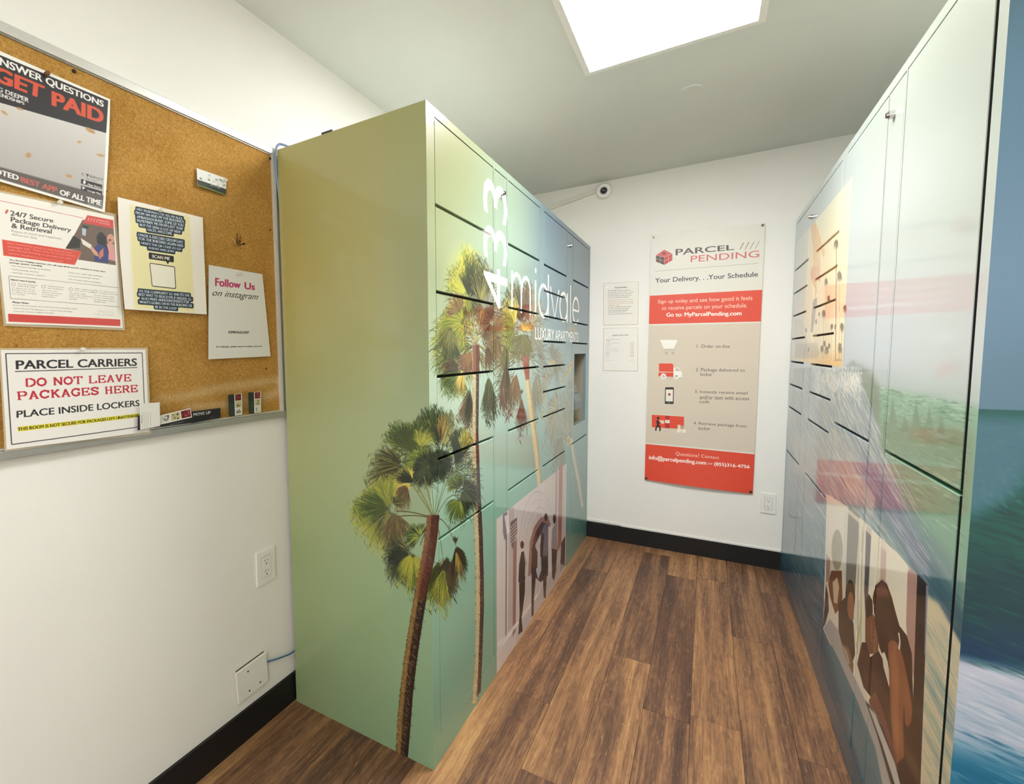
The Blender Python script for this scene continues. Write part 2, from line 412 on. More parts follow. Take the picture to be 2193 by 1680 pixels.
def fan(C, base, a0, a1, r, n, pal, wd=3.0, droop=0.12, alpha=1.0, squash=1.0, seed=0):
    """a palmate frond: many narrow ragged leaflets, ribbed dark heart, frayed drooping tips"""
    rr = random.Random(int(base[0]*31+base[1]*17+a0)+seed)
    wd = wd*0.46; n = int(n*2.0); pals = G[pal]
    shade = {'yellow': 'green', 'gold': 'brown', 'green': 'dark', 'olive': 'dark', 'brown': 'olive', 'maroon': 'brown', 'dark': 'dark', 'grey': 'pale', 'pale': 'grey', 'seed': 'seed'}[pal]
    cols = []
    for k in range(12):
        c_ = rr.choice(pals); q = rr.random()
        if q < .38: c_ = mix(c_, rr.choice(G[shade]), rr.uniform(.5, 1))
        cols.append(mix(c_, (20, 22, 16) if rr.random() < .5 else (235, 230, 180), rr.uniform(0, .16)))
    lobes = [(rr.uniform(a0, a1), rr.uniform(.62, 1.05)) for _ in range(5)]
    per = max(1, n//12)
    for ci, col in enumerate(cols):
        polys = []
        for k in range(per):
            a = rr.uniform(a0, a1); f = 1.0
            for la, lf in lobes:
                d = abs(a-la)/(abs(a1-a0)*.16+1)
                if d < 1: f = f*d+lf*(1-d)
            ln = r*f*rr.uniform(.66, 1.04)*(0.82+0.18*math.sin(math.pi*(a-a0)/(a1-a0+1e-6)))
            P = leaf(base, a, ln, wd*(0.6+0.7*rr.random()), droop*rr.uniform(.2, 2.2), rr.uniform(-20, 20))
            P[:, 0] = base[0]+(P[:, 0]-base[0])*squash
            polys.append(P)
            if rr.random() < .45 and ln > 24:           # frayed thread hanging from the tip
                t0 = P[5]; L_ = ln*rr.uniform(.08, .22)
                polys.append(np.array([(t0[0], t0[1]), (t0[0]+rr.uniform(-.5, .5)*L_+.5, t0[1]+L_), (t0[0]-.3, t0[1]+L_*.3)]))
        for c in C: c.fill([c.px(P) for P in polys], col, alpha)
        if ci == 5:
            hk = rr.choice(G[shade])
            hp = [(base[0]+math.cos(math.radians(a0+(a1-a0)*t))*r*rr.uniform(.25, .5)*squash, base[1]-math.sin(math.radians(a0+(a1-a0)*t))*r*rr.uniform(.25, .5)) for t in np.linspace(0, 1, 14)]+[base]
            for c in C: c.poly(hp, mix(hk, (16, 18, 14), .35), 0.45*alpha, 2)
def mass(C, hub, cx, cy, rx, ry, n, pals, wd=1.2, ln=26, alpha=.8, seed=0):
    """tangle of dead and shaded leaflets filling out a crown"""
    rr = random.Random(seed+int(cx))
    for pal in pals:
        for col in G[pal]:
            polys = []
            for k in range(n//(len(pals)*5)+1):
                a = rr.uniform(0, 6.283); q = math.sqrt(rr.random()); x = cx+math.cos(a)*rx*q; y = cy+math.sin(a)*ry*q
                d = math.degrees(math.atan2(-(y-hub[1]), (x-hub[0])*1.4))+rr.gauss(0, 28)
                polys.append(leaf((x, y), d, ln*rr.uniform(.4, 1.2), wd*rr.uniform(.6, 1.5), rr.uniform(.1, .7), rr.uniform(-30, 30)))
            for c in C: c.fill([c.px(P) for P in polys], col, alpha)
def stems(C, hub, tips, wd, col, sag=0.12):
    for c in C:
        for (u, v) in tips:
            t = np.linspace(0, 1, 7)
            P = [(hub[0]+(u-hub[0])*k, hub[1]+(v-hub[1])*k-math.sin(math.pi*k)*abs(u-hub[0])*sag) for k in t]
            c.fill([c.stroke_pts(c.px(P), wd)], col)
def trunk(C, Lp, Rp, lit, dark, litfrac=0.5, n=500, seed=3, hair=(206, 184, 128)):
    rr = random.Random(seed)
    Lp = sorted(Lp, key=lambda p: p[1]); Rp = sorted(Rp, key=lambda p: p[1])
    for c in C:
        c.poly(Lp+Rp[::-1], dark)
        mid = [(Lp[0][0]*(1-litfrac)+Rp[0][0]*litfrac, Lp[0][1])]
        ys = [p[1] for p in Lp]; ly = [p[0] for p in Lp]; ry = [p[1] for p in Rp]; rx = [p[0] for p in Rp]
        M_ = [(np.interp(y, ys, ly)*(1-litfrac)+np.interp(y, ry, rx)*litfrac, y) for y in np.linspace(ys[0], ys[-1], 12)]
        c.poly(Lp+M_[::-1], lit, 0.9, 1)
        for col in (hair, lit, dark, lerp(lit, dark, .5)):
            polys = []
            for k in range(n//4):
                y = rr.uniform(ys[0], ys[-1]); l = np.interp(y, ys, ly); r_ = np.interp(y, ry, rx); wdt = r_-l
                t = rr.random()**1.4 if col != dark else rr.uniform(.3, 1)
                x = l+t*wdt*(0.72 if col != dark else 1)-wdt*0.06; ln = wdt*rr.uniform(.15, .5); wv = rr.uniform(.4, 1.3)
                polys.append([(x, y), (x+ln*.5, y+ln*.5+.2), (x+ln*.45, y+ln*.5+wv+.3), (x-.2, y+wv)])
                if rr.random() < .25: polys.append([(l+rr.uniform(0, .6), y), (l-wdt*rr.uniform(.03, .14), y+wdt*.2), (l+.6, y+wdt*.16)])
            c.fill([c.px(P) for P in polys], col, 0.6)
Lf = [cL]; LB = [cL, cLs]
# --- far palm (faded) behind the last doors
fan(Lf, (1222, 945), 60, 170, 150, 260, 'pale', 2.6, 0.15, .75, .35)
fan(Lf, (1190, 800), 20, 200, 80, 200, 'pale', 2.4, 0.2, .7, .35)
fan(Lf, (1195, 880), 90, 260, 80, 200, 'pale', 2.4, 0.3, .8, .4)
fan(Lf, (1205, 940), 180, 290, 80, 140, 'grey', 2.4, 0.3, .7, .35)
fan(Lf, (1182, 770), -60, 120, 70, 160, 'grey', 2.4, 0.3, .6, .35)
fan(Lf, (1232, 840), 60, 150, 60, 120, 'pale', 2.0, 0.2, .7, .4)
fan(Lf, (1225, 720), 40, 140, 40, 80, 'pale', 2.0, 0.2, .7, .4)
for (u0, v0, u1, v1) in ((1166, 800, 1164, 900), (1180, 775, 1186, 775), (1204, 820, 1226, 775), (1214, 950, 1222, 935)):
    for k in range(26):
        t = rng.random(); fan(Lf, (u0+(u1-u0)*t, v0+(v1-v0)*t), 0, 360, 7, 10, 'seed', 1.6, 0.3, .8)
trunk(Lf, [(1221, 940), (1226, 980), (1236, 1030), (1245, 1087)], [(1227, 940), (1233, 980), (1243, 1030), (1250, 1087)], (206, 204, 170), (168, 172, 150), .6, 120)
# --- middle palm
mass(Lf, (1125, 775), 1114, 700, 46, 74, 700, ('olive', 'brown', 'grey'), seed=1)
mass(Lf, (1125, 775), 1088, 770, 20, 90, 300, ('brown', 'olive', 'grey'), seed=2)
mass(Lf, (1125, 775), 1150, 770, 16, 80, 260, ('grey', 'grey'), alpha=.6, seed=3)
fan(Lf, (1150, 800), 230, 320, 75, 150, 'grey', 2.6, 0.3, .9, .35)
fan(Lf, (1150, 760), -30, 100, 60, 150, 'grey', 2.6, 0.2, .8, .35)
fan(Lf, (1134, 700), 10, 110, 95, 150, 'grey', 2.6, 0.1, .85, .4)
fan(Lf, (1118, 692), 60, 150, 105, 240, 'olive', 2.8, 0.0, 1, .5)
fan(Lf, (1128, 690), 60, 120, 95, 200, 'brown', 2.6, 0.0, .85, .35)
fan(Lf, (1104, 700), 80, 170, 80, 150, 'yellow', 2.6, 0.05, 1, .45)
fan(Lf, (1102, 705), 110, 260, 62, 200, 'yellow', 2.6, 0.15, 1, .6)
fan(Lf, (1132, 690), 70, 140, 52, 60, 'maroon', 3, 0.0, .7, .3)
fan(Lf, (1126, 712), 20, 160, 34, 90, 'gold', 2.2, 0.1, .9, .8)
fan(Lf, (1120, 716), 190, 350, 62, 260, 'olive', 2.4, 0.15, 1, .55)
fan(Lf, (1136, 722), -60, 60, 60, 150, 'grey', 2.4, 0.2, .9, .4)
fan(Lf, (1086, 745), 200, 290, 60, 120, 'olive', 2.4, 0.2, 1, .4)
stems(Lf, (1125, 782), [(1100, 712), (1112, 720), (1140, 720), (1146, 760), (1090, 750), (1108, 760)], 2.4, (96, 66, 50))
fan(Lf, (1084, 770), 235, 300, 118, 180, 'brown', 3.0, 0.1, .95, .3)
fan(Lf, (1078, 820), 245, 295, 68, 80, 'maroon', 3.0, 0.1, .9, .4)
fan(Lf, (1106, 800), 215, 300, 68, 130, 'brown', 2.8, 0.2, .95, .4)
fan(Lf, (1117, 850), 245, 295, 76, 150, 'maroon', 2.8, 0.1, .95, .45)
fan(Lf, (1117, 846), 60, 120, 16, 40, 'maroon', 2.4, 0.1, .95, .6)
trunk(Lf, [(1119, 765), (1124.8, 813), (1132, 878), (1144, 968), (1151.6, 1046)], [(1132, 765), (1133.8, 813), (1142.7, 878), (1154.6, 968), (1161, 1040)], (222, 208, 160), (176, 156, 112), .7, 260)
cL.poly([(1117, 763), (1133, 763), (1134, 812), (1126, 815)], (128, 56, 50), .8, 2)
# --- tall palm on the first doors
cL.ell(990, 590, 36, 54, (214, 216, 100), .3, 30)
mass(Lf, (1020, 738), 1030, 690, 40, 90, 900, ('brown', 'maroon', 'olive'), seed=4)
mass(Lf, (1020, 738), 980, 740, 44, 80, 700, ('olive', 'green', 'yellow'), seed=5)
mass(Lf, (1020, 738), 1000, 620, 36, 60, 400, ('olive', 'dark'), seed=6)
fan(Lf, (1034, 700), 60, 125, 150, 180, 'grey', 3.0, 0.0, .9, .4)
fan(Lf, (999, 634), 20, 165, 112, 420, 'yellow', 2.6, 0.0, 1, .62)
fan(Lf, (1006, 640), 30, 130, 104, 280, 'dark', 2.2, 0.0, .55, .5)
fan(Lf, (1004, 640), 200, 350, 44, 180, 'olive', 2.4, 0.1, 1, .8)
fan(Lf, (1030, 652), 40, 140, 92, 260, 'olive', 2.6, 0.0, 1, .45)
fan(Lf, (1036, 660), 150, 360, 44, 240, 'brown', 2.8, 0.1, .95, .6)
fan(Lf, (1052, 690), 60, 290, 60, 280, 'brown', 2.8, 0.1, .9, .4)
fan(Lf, (1066, 720), 40, 300, 66, 200, 'brown', 2.6, 0.2, .85, .4)
fan(Lf, (994, 690), 95, 270, 68, 460, 'yellow', 2.4, 0.12, 1, .9)
fan(Lf, (985, 668), 60, 200, 44, 160, 'gold', 2.8, 0.0, .95, .9)
fan(Lf, (1003, 672), 60, 120, 44, 90, 'yellow', 2.6, 0.0, .9, .5)
fan(Lf, (975, 735), 180, 300, 46, 200, 'green', 2.4, 0.2, .95, .8)
fan(Lf, (965, 700), 200, 300, 62, 160, 'olive', 2.2, 0.2, .8, .8)
stems(Lf, (1020, 738), [(984, 700), (996, 686), (1004, 660), (1024, 660), (1036, 670), (1050, 690), (975, 730), (1046, 760)], 3, (128, 104, 62))
stems(Lf, (1022, 744), [(1000, 690), (1030, 664), (1012, 676)], 2.4, (160, 140, 84))
fan(Lf, (1010, 752), 200, 270, 60, 160, 'maroon', 3.0, 0.0, .95, .7)
fan(Lf, (984, 786), 130, 235, 50, 200, 'brown', 2.8, 0.15, 1, .9)
fan(Lf, (986, 794), 185, 290, 66, 300, 'green', 2.4, 0.1, 1, .85)
fan(Lf, (992, 790), 220, 280, 58, 120, 'gold', 2.2, 0.1, .8, .6)
fan(Lf, (1006, 830), 235, 285, 92, 220, 'brown', 2.8, 0.0, 1, .6)
fan(Lf, (1006, 840), 240, 290, 76, 100, 'dark', 2.4, 0.0, .8, .5)
fan(Lf, (1040, 745), 270, 350, 46, 120, 'brown', 2.4, 0.3, .9, .5)
fan(Lf, (1046, 812), 240, 310, 86, 220, 'dark', 2.6, 0.1, 1, .45)
fan(Lf, (1046, 806), 240, 310, 74, 80, 'green', 2.2, 0.1, .9, .5)
cL.line([(1022, 745), (1036, 770), (1044, 806)], 2.5, (110, 88, 54))
trunk(Lf, [(1012, 740), (1013, 835), (1011.6, 925), (1013, 1021), (1016.4, 1150), (1019, 1240), (1019, 1300), (1017.6, 1418), (1010.7, 1507)],
      [(1026, 740), (1026, 812), (1024.5, 925), (1027.7, 1021), (1034, 1150), (1036, 1240), (1036.5, 1300), (1032.4, 1418), (1029.5, 1482)], (224, 206, 158), (58, 42, 42), .52, 1000)
cL.poly([(1012, 738), (1027, 738), (1026, 800), (1013, 800)], (104, 56, 44), .75, 3)
# --- the corner palm (its crown runs over both faces)
mass(LB, (930, 1106), 915, 985, 70, 60, 1300, ('dark', 'green', 'olive'), seed=7)
mass(LB, (930, 1106), 990, 1030, 26, 60, 400, ('dark', 'olive'), seed=8)
mass(LB, (930, 1106), 950, 1230, 18, 40, 300, ('dark', 'green', 'brown'), seed=9)
fan(LB, (936, 955), 60, 130, 92, 260, 'green', 3.0, 0.0, 1, .8)
fan(LB, (948, 960), 40, 100, 84, 220, 'olive', 2.8, 0.0, 1, .7)
fan(LB, (944, 950), 60, 110, 66, 100, 'gold', 2.8, 0.0, .8, .6)
fan(LB, (976, 1000), 50, 100, 92, 240, 'green', 2.8, 0.0, 1, .7)
fan(LB, (990, 970), 40, 110, 58, 120, 'yellow', 2.6, 0.0, .9, .7)
fan(LB, (887, 972), 55, 150, 92, 420, 'green', 2.8, 0.05, 1, 1)
fan(LB, (900, 960), 40, 120, 52, 150, 'yellow', 2.4, 0.1, .9, 1)
fan(LB, (862, 1000), 120, 250, 84, 300, 'olive', 2.4, 0.15, 1, 1)
fan(LB, (905, 985), 0, 360, 46, 320, 'green', 2.6, 0.15, 1, 1)
fan(LB, (918, 1000), 0, 360, 46, 420, 'dark', 2.6, 0.15, 1, 1)
fan(LB, (944, 990), 0, 360, 42, 420, 'dark', 2.6, 0.1, 1, .8)
fan(LB, (884, 1040), 95, 225, 66, 480, 'yellow', 2.4, 0.1, 1, 1)
fan(LB, (888, 1036), 120, 170, 60, 90, 'dark', 2.2, 0.1, .7, 1)
fan(LB, (872, 1040), 190, 280, 44, 140, 'brown', 2.6, 0.3, .9, 1)
fan(LB, (984, 1048), 60, 180, 44, 240, 'green', 2.4, 0.1, 1, .8)
fan(LB, (990, 1052), -110, 70, 52, 420, 'dark', 2.8, 0.2, 1, .7)
fan(LB, (984, 1068), 190, 300, 50, 160, 'green', 2.2, 0.2, .9, .8)
fan(LB, (836, 1090), 80, 270, 92, 620, 'yellow', 2.4, 0.12, 1, .98)
fan(LB, (832, 1092), 130, 215, 78, 260, 'green', 2.4, 0.05, .9, .98)
fan(LB, (838, 1096), 200, 320, 66, 300, 'olive', 2.6, 0.25, .95, 1)
fan(LB, (843, 1100), 230, 330, 54, 200, 'brown', 2.6, 0.35, .9, 1)
fan(LB, (842, 1080), -20, 100, 28, 120, 'olive', 2.6, 0.2, .95, 1)
fan(LB, (900, 1150), 60, 230, 42, 220, 'green', 2.4, 0.2, 1, 1)
fan(LB, (880, 1184), 130, 320, 76, 480, 'olive', 2.6, 0.12, 1, .95)
fan(LB, (878, 1190), 150, 290, 58, 520, 'dark', 2.6, 0.1, .95, .95)
fan(LB, (884, 1186), 200, 330, 76, 180, 'yellow', 2.2, 0.15, .9, .8)
fan(LB, (958, 1192), 225, 300, 84, 420, 'dark', 2.8, 0.15, 1, .6)
fan(LB, (938, 1205), 220, 290, 78, 240, 'green', 2.4, 0.15, 1, .7)
fan(LB, (952, 1215), 230, 280, 92, 120, 'yellow', 2.2, 0.15, .8, .7)
fan(LB, (966, 1200), 240, 310, 60, 130, 'brown', 2.4, 0.15, .9, .6)
fan(LB, (976, 1170), 250, 340, 62, 260, 'dark', 2.6, 0.2, 1, .6)
fan(LB, (976, 1166), 60, 130, 22, 60, 'dark', 2.4, 0.1, 1, .6)
fan(LB, (976, 1178), 270, 310, 62, 50, 'gold', 2.0, 0.2, .8, .6)
stems(LB, (930, 1112), [(886, 1044), (894, 1040), (908, 1020), (924, 1030), (940, 1020), (958, 1010), (968, 1000)], 3.4, (122, 120, 62), 0.03)
stems(LB, (926, 1110), [(848, 1095), (850, 1107)], 3.2, (84, 78, 40), 0.05)
stems(LB, (934, 1108), [(984, 1062), (900, 1168), (976, 1168), (948, 1190)], 3.0, (96, 92, 48), 0.35)
trunk(LB, [(916, 1104), (913, 1130), (906, 1180), (894, 1240), (884, 1295), (875, 1350), (866, 1410), (859, 1470), (853, 1530), (848, 1625)],
      [(941, 1104), (938, 1140), (930, 1200), (917, 1260), (907, 1320), (899, 1371), (891, 1429), (884, 1490), (879, 1557), (872, 1640)], (150, 116, 66), (44, 34, 32), .36, 1400, hair=(176, 152, 92))
both(lambda c: c.poly([(915, 1104), (941, 1104), (937, 1150), (926, 1216), (908, 1290), (893, 1280), (903, 1200), (913, 1150)], (104, 50, 38), .55, 3))

# --- the hallway photograph low on the left lockers
zz = lambda pts: [(1040+x/3.735, 980+y/3.735) for x, y in pts]
py0, py1, pz1 = 1.141, 2.25, 0.64
cL.rect(py0, 0, py1, pz1, lambda X, Y: np.stack([222-14*(X-py0)+0*Y, 212-16*(X-py0), 208-16*(X-py0)], -1))
def zp(pts, col, a=1.0, soft=0): cL.poly(zz(pts), col, a, soft)
zp([(160, 445), (172, 438), (168, 1442), (158, 1450)], (120, 104, 112), .8, 1)
zp([(185, 415), (228, 390), (222, 1380), (178, 1430)], (190, 172, 172), .7, 2)
zp([(138, 455), (165, 440), (168, 650), (150, 660), (138, 600)], (128, 116, 128), .9, 1)
zp([(150, 470), (180, 455), (190, 600), (170, 620)], (236, 230, 232), .9, 1)
zp([(198, 520), (250, 480), (252, 600), (215, 740), (200, 680)], (104, 84, 84), .8, 1)
for k in range(6): zp([(200, 560+k*26), (248, 510+k*26), (248, 518+k*26), (200, 568+k*26)], (214, 200, 198), .9)
zp([(222, 700), (250, 640), (240, 1390), (216, 1440)], (150, 108, 98), .9, 1)
for i, (w_, c_) in enumerate(((5, (196, 168, 162)), (5, (204, 180, 174)), (4, (190, 164, 160)), (6, (208, 186, 180)))):
    t = np.linspace(0, 1, 14)
    P0 = np.array([268+i*22, 700+i*20]); P1 = np.array([290+i*20, 240+i*60]); P2 = np.array([470+i*14, 90+i*90]); P3 = np.array([560-i*14, 560+i*30])
    B_ = [tuple((1-k)**3*P0+3*(1-k)**2*k*P1+3*(1-k)*k*k*P2+k**3*P3) for k in t]
    cL.line(zz(B_), w_, c_, .8, 1)
zp([(340, 950), (352, 680), (385, 560), (440, 480), (500, 470), (525, 560), (500, 560), (440, 530), (395, 620), (365, 760), (360, 950)], (150, 106, 96), .9, 1)
zp([(362, 930), (368, 740), (400, 600), (450, 515), (500, 540), (520, 700), (515, 930), (440, 1000)], (62, 44, 48))
zp([(398, 700), (440, 610), (446, 900), (420, 980), (398, 880)], (206, 202, 210), .95, 1)
zp([(500, 560), (530, 540), (525, 900), (500, 960)], (226, 216, 214), 1, 1)
zp([(560, 110), (575, 100), (570, 640), (552, 700)], (176, 132, 122), .7, 1)
zp([(588, 70), (618, 50), (606, 690), (576, 760)], (170, 118, 104))
zp([(604, 690), (636, 630), (634, 865), (596, 925)], (58, 42, 50))
zp([(250, 1420), (440, 1060), (600, 850), (634, 868), (240, 1530)], (196, 190, 192), .8, 3)
zp([(95, 1480), (160, 1430), (440, 1060), (436, 1080), (160, 1475), (100, 1530)], (236, 232, 230), .9, 2)
def person(hx, hy, rx, ry, torso, legs, ct, cl, ch):
    cL.ell(1040+hx/3.735, 980+hy/3.735, rx/3.735, ry/3.735, ch); zp(torso, ct); zp(legs, cl)
person(292, 700, 15, 32, [(262, 1000), (268, 860), (285, 760), (305, 750), (328, 850), (322, 930), (312, 1010)], [(268, 1005), (316, 1000), (314, 1080), (300, 1200), (288, 1290), (296, 1390), (262, 1420), (272, 1250)], (34, 30, 34), (26, 22, 26), (84, 52, 40))
zp([(305, 760), (326, 850), (326, 930), (312, 960), (318, 850)], (206, 196, 190))
person(392, 670, 12, 34, [(362, 880), (372, 740), (392, 700), (416, 760), (414, 880), (392, 910)], [(368, 880), (404, 880), (398, 1010), (388, 1110), (384, 1260), (366, 1280)], (82, 56, 44), (38, 32, 36), (96, 60, 46))
person(482, 478, 12, 32, [(442, 780), (446, 620), (466, 540), (500, 520), (502, 640), (492, 800)], [(452, 790), (494, 790), (492, 900), (480, 1130), (464, 1120)], (112, 108, 126), (40, 36, 44), (70, 42, 40))
zp([(436, 700), (456, 600), (470, 620), (456, 790), (438, 800)], (34, 28, 34))
person(550, 492, 12, 40, [(524, 740), (532, 580), (556, 530), (570, 640), (578, 740), (545, 760)], [(528, 730), (572, 740), (564, 900), (548, 990), (532, 960)], (158, 148, 154), (48, 40, 46), (62, 36, 38))
for k in range(40):
    x0 = rng.uniform(110, 620); t0 = 495-(x0-88)*.806+rng.uniform(10, 400)
    cL.line(zz([(x0, t0), (x0-2, t0+rng.uniform(150, 500))]), rng.uniform(1, 3), rng.choice([(238, 230, 226), (176, 158, 158), (206, 186, 178), (150, 128, 130)]), .35, 1)
for x0 in (330, 345, 424, 505): cL.line(zz([(x0, 1000), (x0-6, 1240-(x0-330)*.9)]), 2, (120, 104, 108), .6)

# --- lettering: 433 standing on end, midvale, LUXURY APARTMENTS
WH = (250, 251, 246)
def digit(ch, z0, z1, y0=1.020, y1=1.256):
    e, lo, hi = text_edges(ch, 0.0, 0.0, 14)
    q = cL.m([(y0, z0), (y0, z1), (y1, z1), (y1, z0)])
    cL.quad_text(e, lo, hi, q, WH)
digit('4', 1.464, 1.612); digit('3', 1.634, 1.760); digit('3', 1.792, 1.924)
SW = 0.0175
def pl(pts, wd=SW): cL.fill([cL.stroke_pts(cL.m(pts), wd*cL.res)], WH)
def arc(cy, cz, ry, rz, a0, a1, n=56): return [(cy+ry*math.cos(math.radians(a0+(a1-a0)*i/n)), cz+rz*math.sin(math.radians(a0+(a1-a0)*i/n))) for i in range(n+1)]
B0, XH, AS = 1.4635, 1.628, 1.682
pl([(1.314, B0), (1.314, XH)])
pl([(1.314, 1.55)]+arc(1.374, 1.565, .056, .056, 170, 0)+[(1.430, B0)])
pl([(1.430, 1.55)]+arc(1.493, 1.565, .058, .056, 170, 0)+[(1.551, B0)])
pl([(1.631, B0), (1.631, XH)]); pl([(1.631, 1.662), (1.631, 1.684)])
pl(arc(1.762, 1.545, .078, .075, 0, 360)); pl([(1.842, B0), (1.842, AS)])
pl([(1.880, XH), (1.963, B0+.006), (2.046, XH)], .016)
pl(arc(2.148, 1.545, .080, .075, 0, 360)); pl([(2.229, B0), (2.229, XH)])
pl([(2.304, B0), (2.304, AS)])
pl(arc(2.442, 1.545, .078, .076, 0, 320)); pl([(2.364, 1.545), (2.520, 1.545)], .013)
e, lo, hi = text_edges('LUXURY APARTMENTS', -0.012)
cL.quad_text(e, lo, hi, cL.m([(1.629, 1.413), (2.512, 1.413), (2.512, 1.354), (1.629, 1.354)]), WH)

# ---------------------------------------------------------------- right wrap: a breaking wave, two photographs
cR = Canvas('right', YN, YB, 0, HL, 900, (200, 205, 200))
cRs = Canvas('side', XR, XW-0.03, 0, HL, 500, (120, 150, 170))
sky_r = bil([[(60, 130, 140), (70, 120, 135), (60, 110, 130), (40, 100, 120)],
             [(180, 180, 160), (110, 140, 150), (110, 135, 150), (90, 120, 140)],
             [(110, 150, 130), (100, 130, 118), (140, 150, 160), (160, 172, 182)],
             [(186, 194, 196), (180, 190, 198), (182, 194, 206), (186, 196, 204)],
             [(172, 180, 172), (166, 174, 170), (184, 196, 198), (184, 198, 202)],
             [(138, 143, 132), (140, 146, 138), (172, 182, 182), (186, 200, 202)]], [0, 0.5, 1.0, 1.28, 1.6, 2.0], [YN, 1.2, 1.9, YB])  # top rows dimmed in the colour where the ceiling panel shines strongest
X_, Y_ = np.meshgrid(np.arange(cR.W)/cR.res+cR.a0, np.arange(cR.H)/cR.res)
cR.A[:] = sky_r(X_, Y_).astype(np.float32)/255; del X_, Y_
Rf = [cR]
# sea beyond
cR.rect(YN, 0.9, 1.62, 1.185, (112, 158, 130), .75, 6)
for k in range(900):
    y = rng.uniform(YN, 1.5); z = 1.185-rng.random()**1.6*0.26; l = rng.uniform(.02, .08)
    cR.fill([cR.m([(y, z), (y+l, z-.002), (y+l*.6, z+.003)])], rng.choice([(84, 130, 104), (140, 184, 156), (190, 206, 188), (70, 112, 96)]), .35)
cR.poly([(1800, 800), (1824, 776), (1846, 784), (1868, 800), (1884, 830), (1886, 880), (1870, 960), (1840, 960), (1800, 900)], (104, 118, 104), .75, 10)
# the wave body
wave = [(1700, 790), (1745, 786), (1790, 796), (1812, 786), (1828, 772), (1838, 790), (1850, 830), (1868, 880), (1890, 960), (1930, 1060), (1990, 1190), (2060, 1330), (2120, 1460),
        (2060, 1395), (2040, 1360), (2005, 1290), (1960, 1228), (1905, 1150), (1860, 1104), (1830, 1080), (1800, 1066), (1766, 1060), (1764, 1344), (1850, 1680), (1800, 1680), (1700, 1330), (1674, 1230), (1690, 900)]
cR.poly(wave, lambda X, Y: np.stack([116-110*np.clip(0.85-Y, 0, .8)+12*X, 140-62*np.clip(0.85-Y, 0, .8)+6*X, 154-42*np.clip(0.85-Y, 0, .8)+2*X], -1), .95, 3)
cR.poly([(1700, 930), (1790, 930), (1850, 1010), (1870, 1100), (1830, 1080), (1770, 1040), (1700, 1010)], (186, 180, 168), .55, 24)
cR.poly([(1850, 960), (1920, 1080), (1980, 1190), (1940, 1180), (1880, 1100), (1840, 1010)], (100, 96, 140), .45, 16)
cR.poly([(1800, 990), (1860, 1040), (1900, 1120), (1870, 1100), (1810, 1050)], (214, 168, 140), .5, 16)
cR.poly([(1674, 1215), (1768, 1240), (1768, 1400), (1850, 1680), (1800, 1680)], (24, 78, 104), .7, 14)
rw = random.Random(11)
for k in range(5200):                      # spray and streaks combed down the face
    s_ = rw.random(); u = 1690+rw.random()*160+s_*250*rw.random(); v = 790+s_*560
    ln = rw.uniform(14, 70); dx = ln*(0.30+0.5*s_); dy = ln*0.85
    if u > 1770 and v > 1060+(u-1770)*.78: continue
    if u > 1835+(v-800)*.44: continue
    col = rw.choice([(226, 226, 216), (206, 212, 214), (96, 118, 136), (84, 104, 124), (168, 182, 190), (232, 214, 190), (112, 134, 150)])
    cR.fill([cR.stroke_pts(cR.px([(u, v), (u+dx*.5, v+dy*.45), (u+dx, v+dy)]), [0.4, rw.uniform(1, 3.4), 0.4])], col, rw.uniform(.25, .75))
for k in range(700):                      # crest foam
    u = rw.uniform(1740, 1846); v = 786+abs(rw.gauss(0, 1))*26; r_ = rw.uniform(1, 4)
    cR.ell(u, v, r_*.25, r_*1.1, rw.choice([(240, 238, 226), (222, 222, 214), (198, 206, 206)]), .4, 1)
for k in range(500):                      # spume blown up off the lip
    u = rw.uniform(1745, 1842); v = 792+abs(rw.gauss(0, 1))*30; ln = rw.uniform(8, 34); a_ = rw.uniform(-.25, .5)
    cR.fill([cR.stroke_pts(cR.px([(u, v), (u+ln*.5*a_, v+ln*.5), (u+ln*a_*1.3, v+ln)]), [.4, rw.uniform(2, 5), .5])], rw.choice([(242, 240, 230), (228, 226, 218), (206, 212, 212), (238, 224, 206)]), rw.uniform(.3, .8))
for (u, v, h, w_) in ((1912, 900, 54, 9), (1962, 905, 52, 10), (1990, 905, 36, 8), (2016, 915, 22, 9), (1938, 915, 26, 10)):
    cR.poly([(u-w_, v+10), (u-w_*.4, v-h*.5), (u, v-h), (u+w_*.4, v-h*.4), (u+w_, v+10)], (84, 118, 92), .6, 3)  # dark green peaks: palm-top reflections painted into the print
cR.poly([(1885, 900), (2085, 925), (2085, 1010), (1960, 985), (1885, 960)], (104, 116, 86), .45, 16)  # brownish reflected band, also put into the print colour
for k in range(420):                      # streaks low on the wave
    v = rw.uniform(1230, 1660); u = 1680+(v-1215)*.33+rw.uniform(0, 92); ln = rw.uniform(30, 100)
    cR.fill([cR.stroke_pts(cR.px([(u, v), (u+ln*.22, v+ln*.5), (u+ln*.42, v+ln)]), [0.4, 2.4, 0.4])], rw.choice([(84, 136, 152), (46, 96, 118), (120, 160, 170), (30, 76, 98)]), .5)
cR.poly([(1880, 1040), (1950, 1130), (2020, 1230), (2066, 1320), (2066, 1400), (2010, 1290), (1960, 1224), (1905, 1146), (1870, 1100)], (50, 96, 112), .6, 8)
cR.poly([(1940, 1190), (2000, 1240), (2066, 1330), (2066, 1392), (2040, 1356), (1996, 1284)], (22, 66, 86), .7, 6)
cR.poly([(1900, 1090), (1960, 1160), (2062, 1340), (2062, 1240), (1960, 1090)], (70, 108, 122), .5, 14)
cR.poly([(1674, 1100), (1768, 1120), (1768, 1400), (1850, 1680), (1800, 1680), (1674, 1300)], (40, 92, 112), .45, 10)
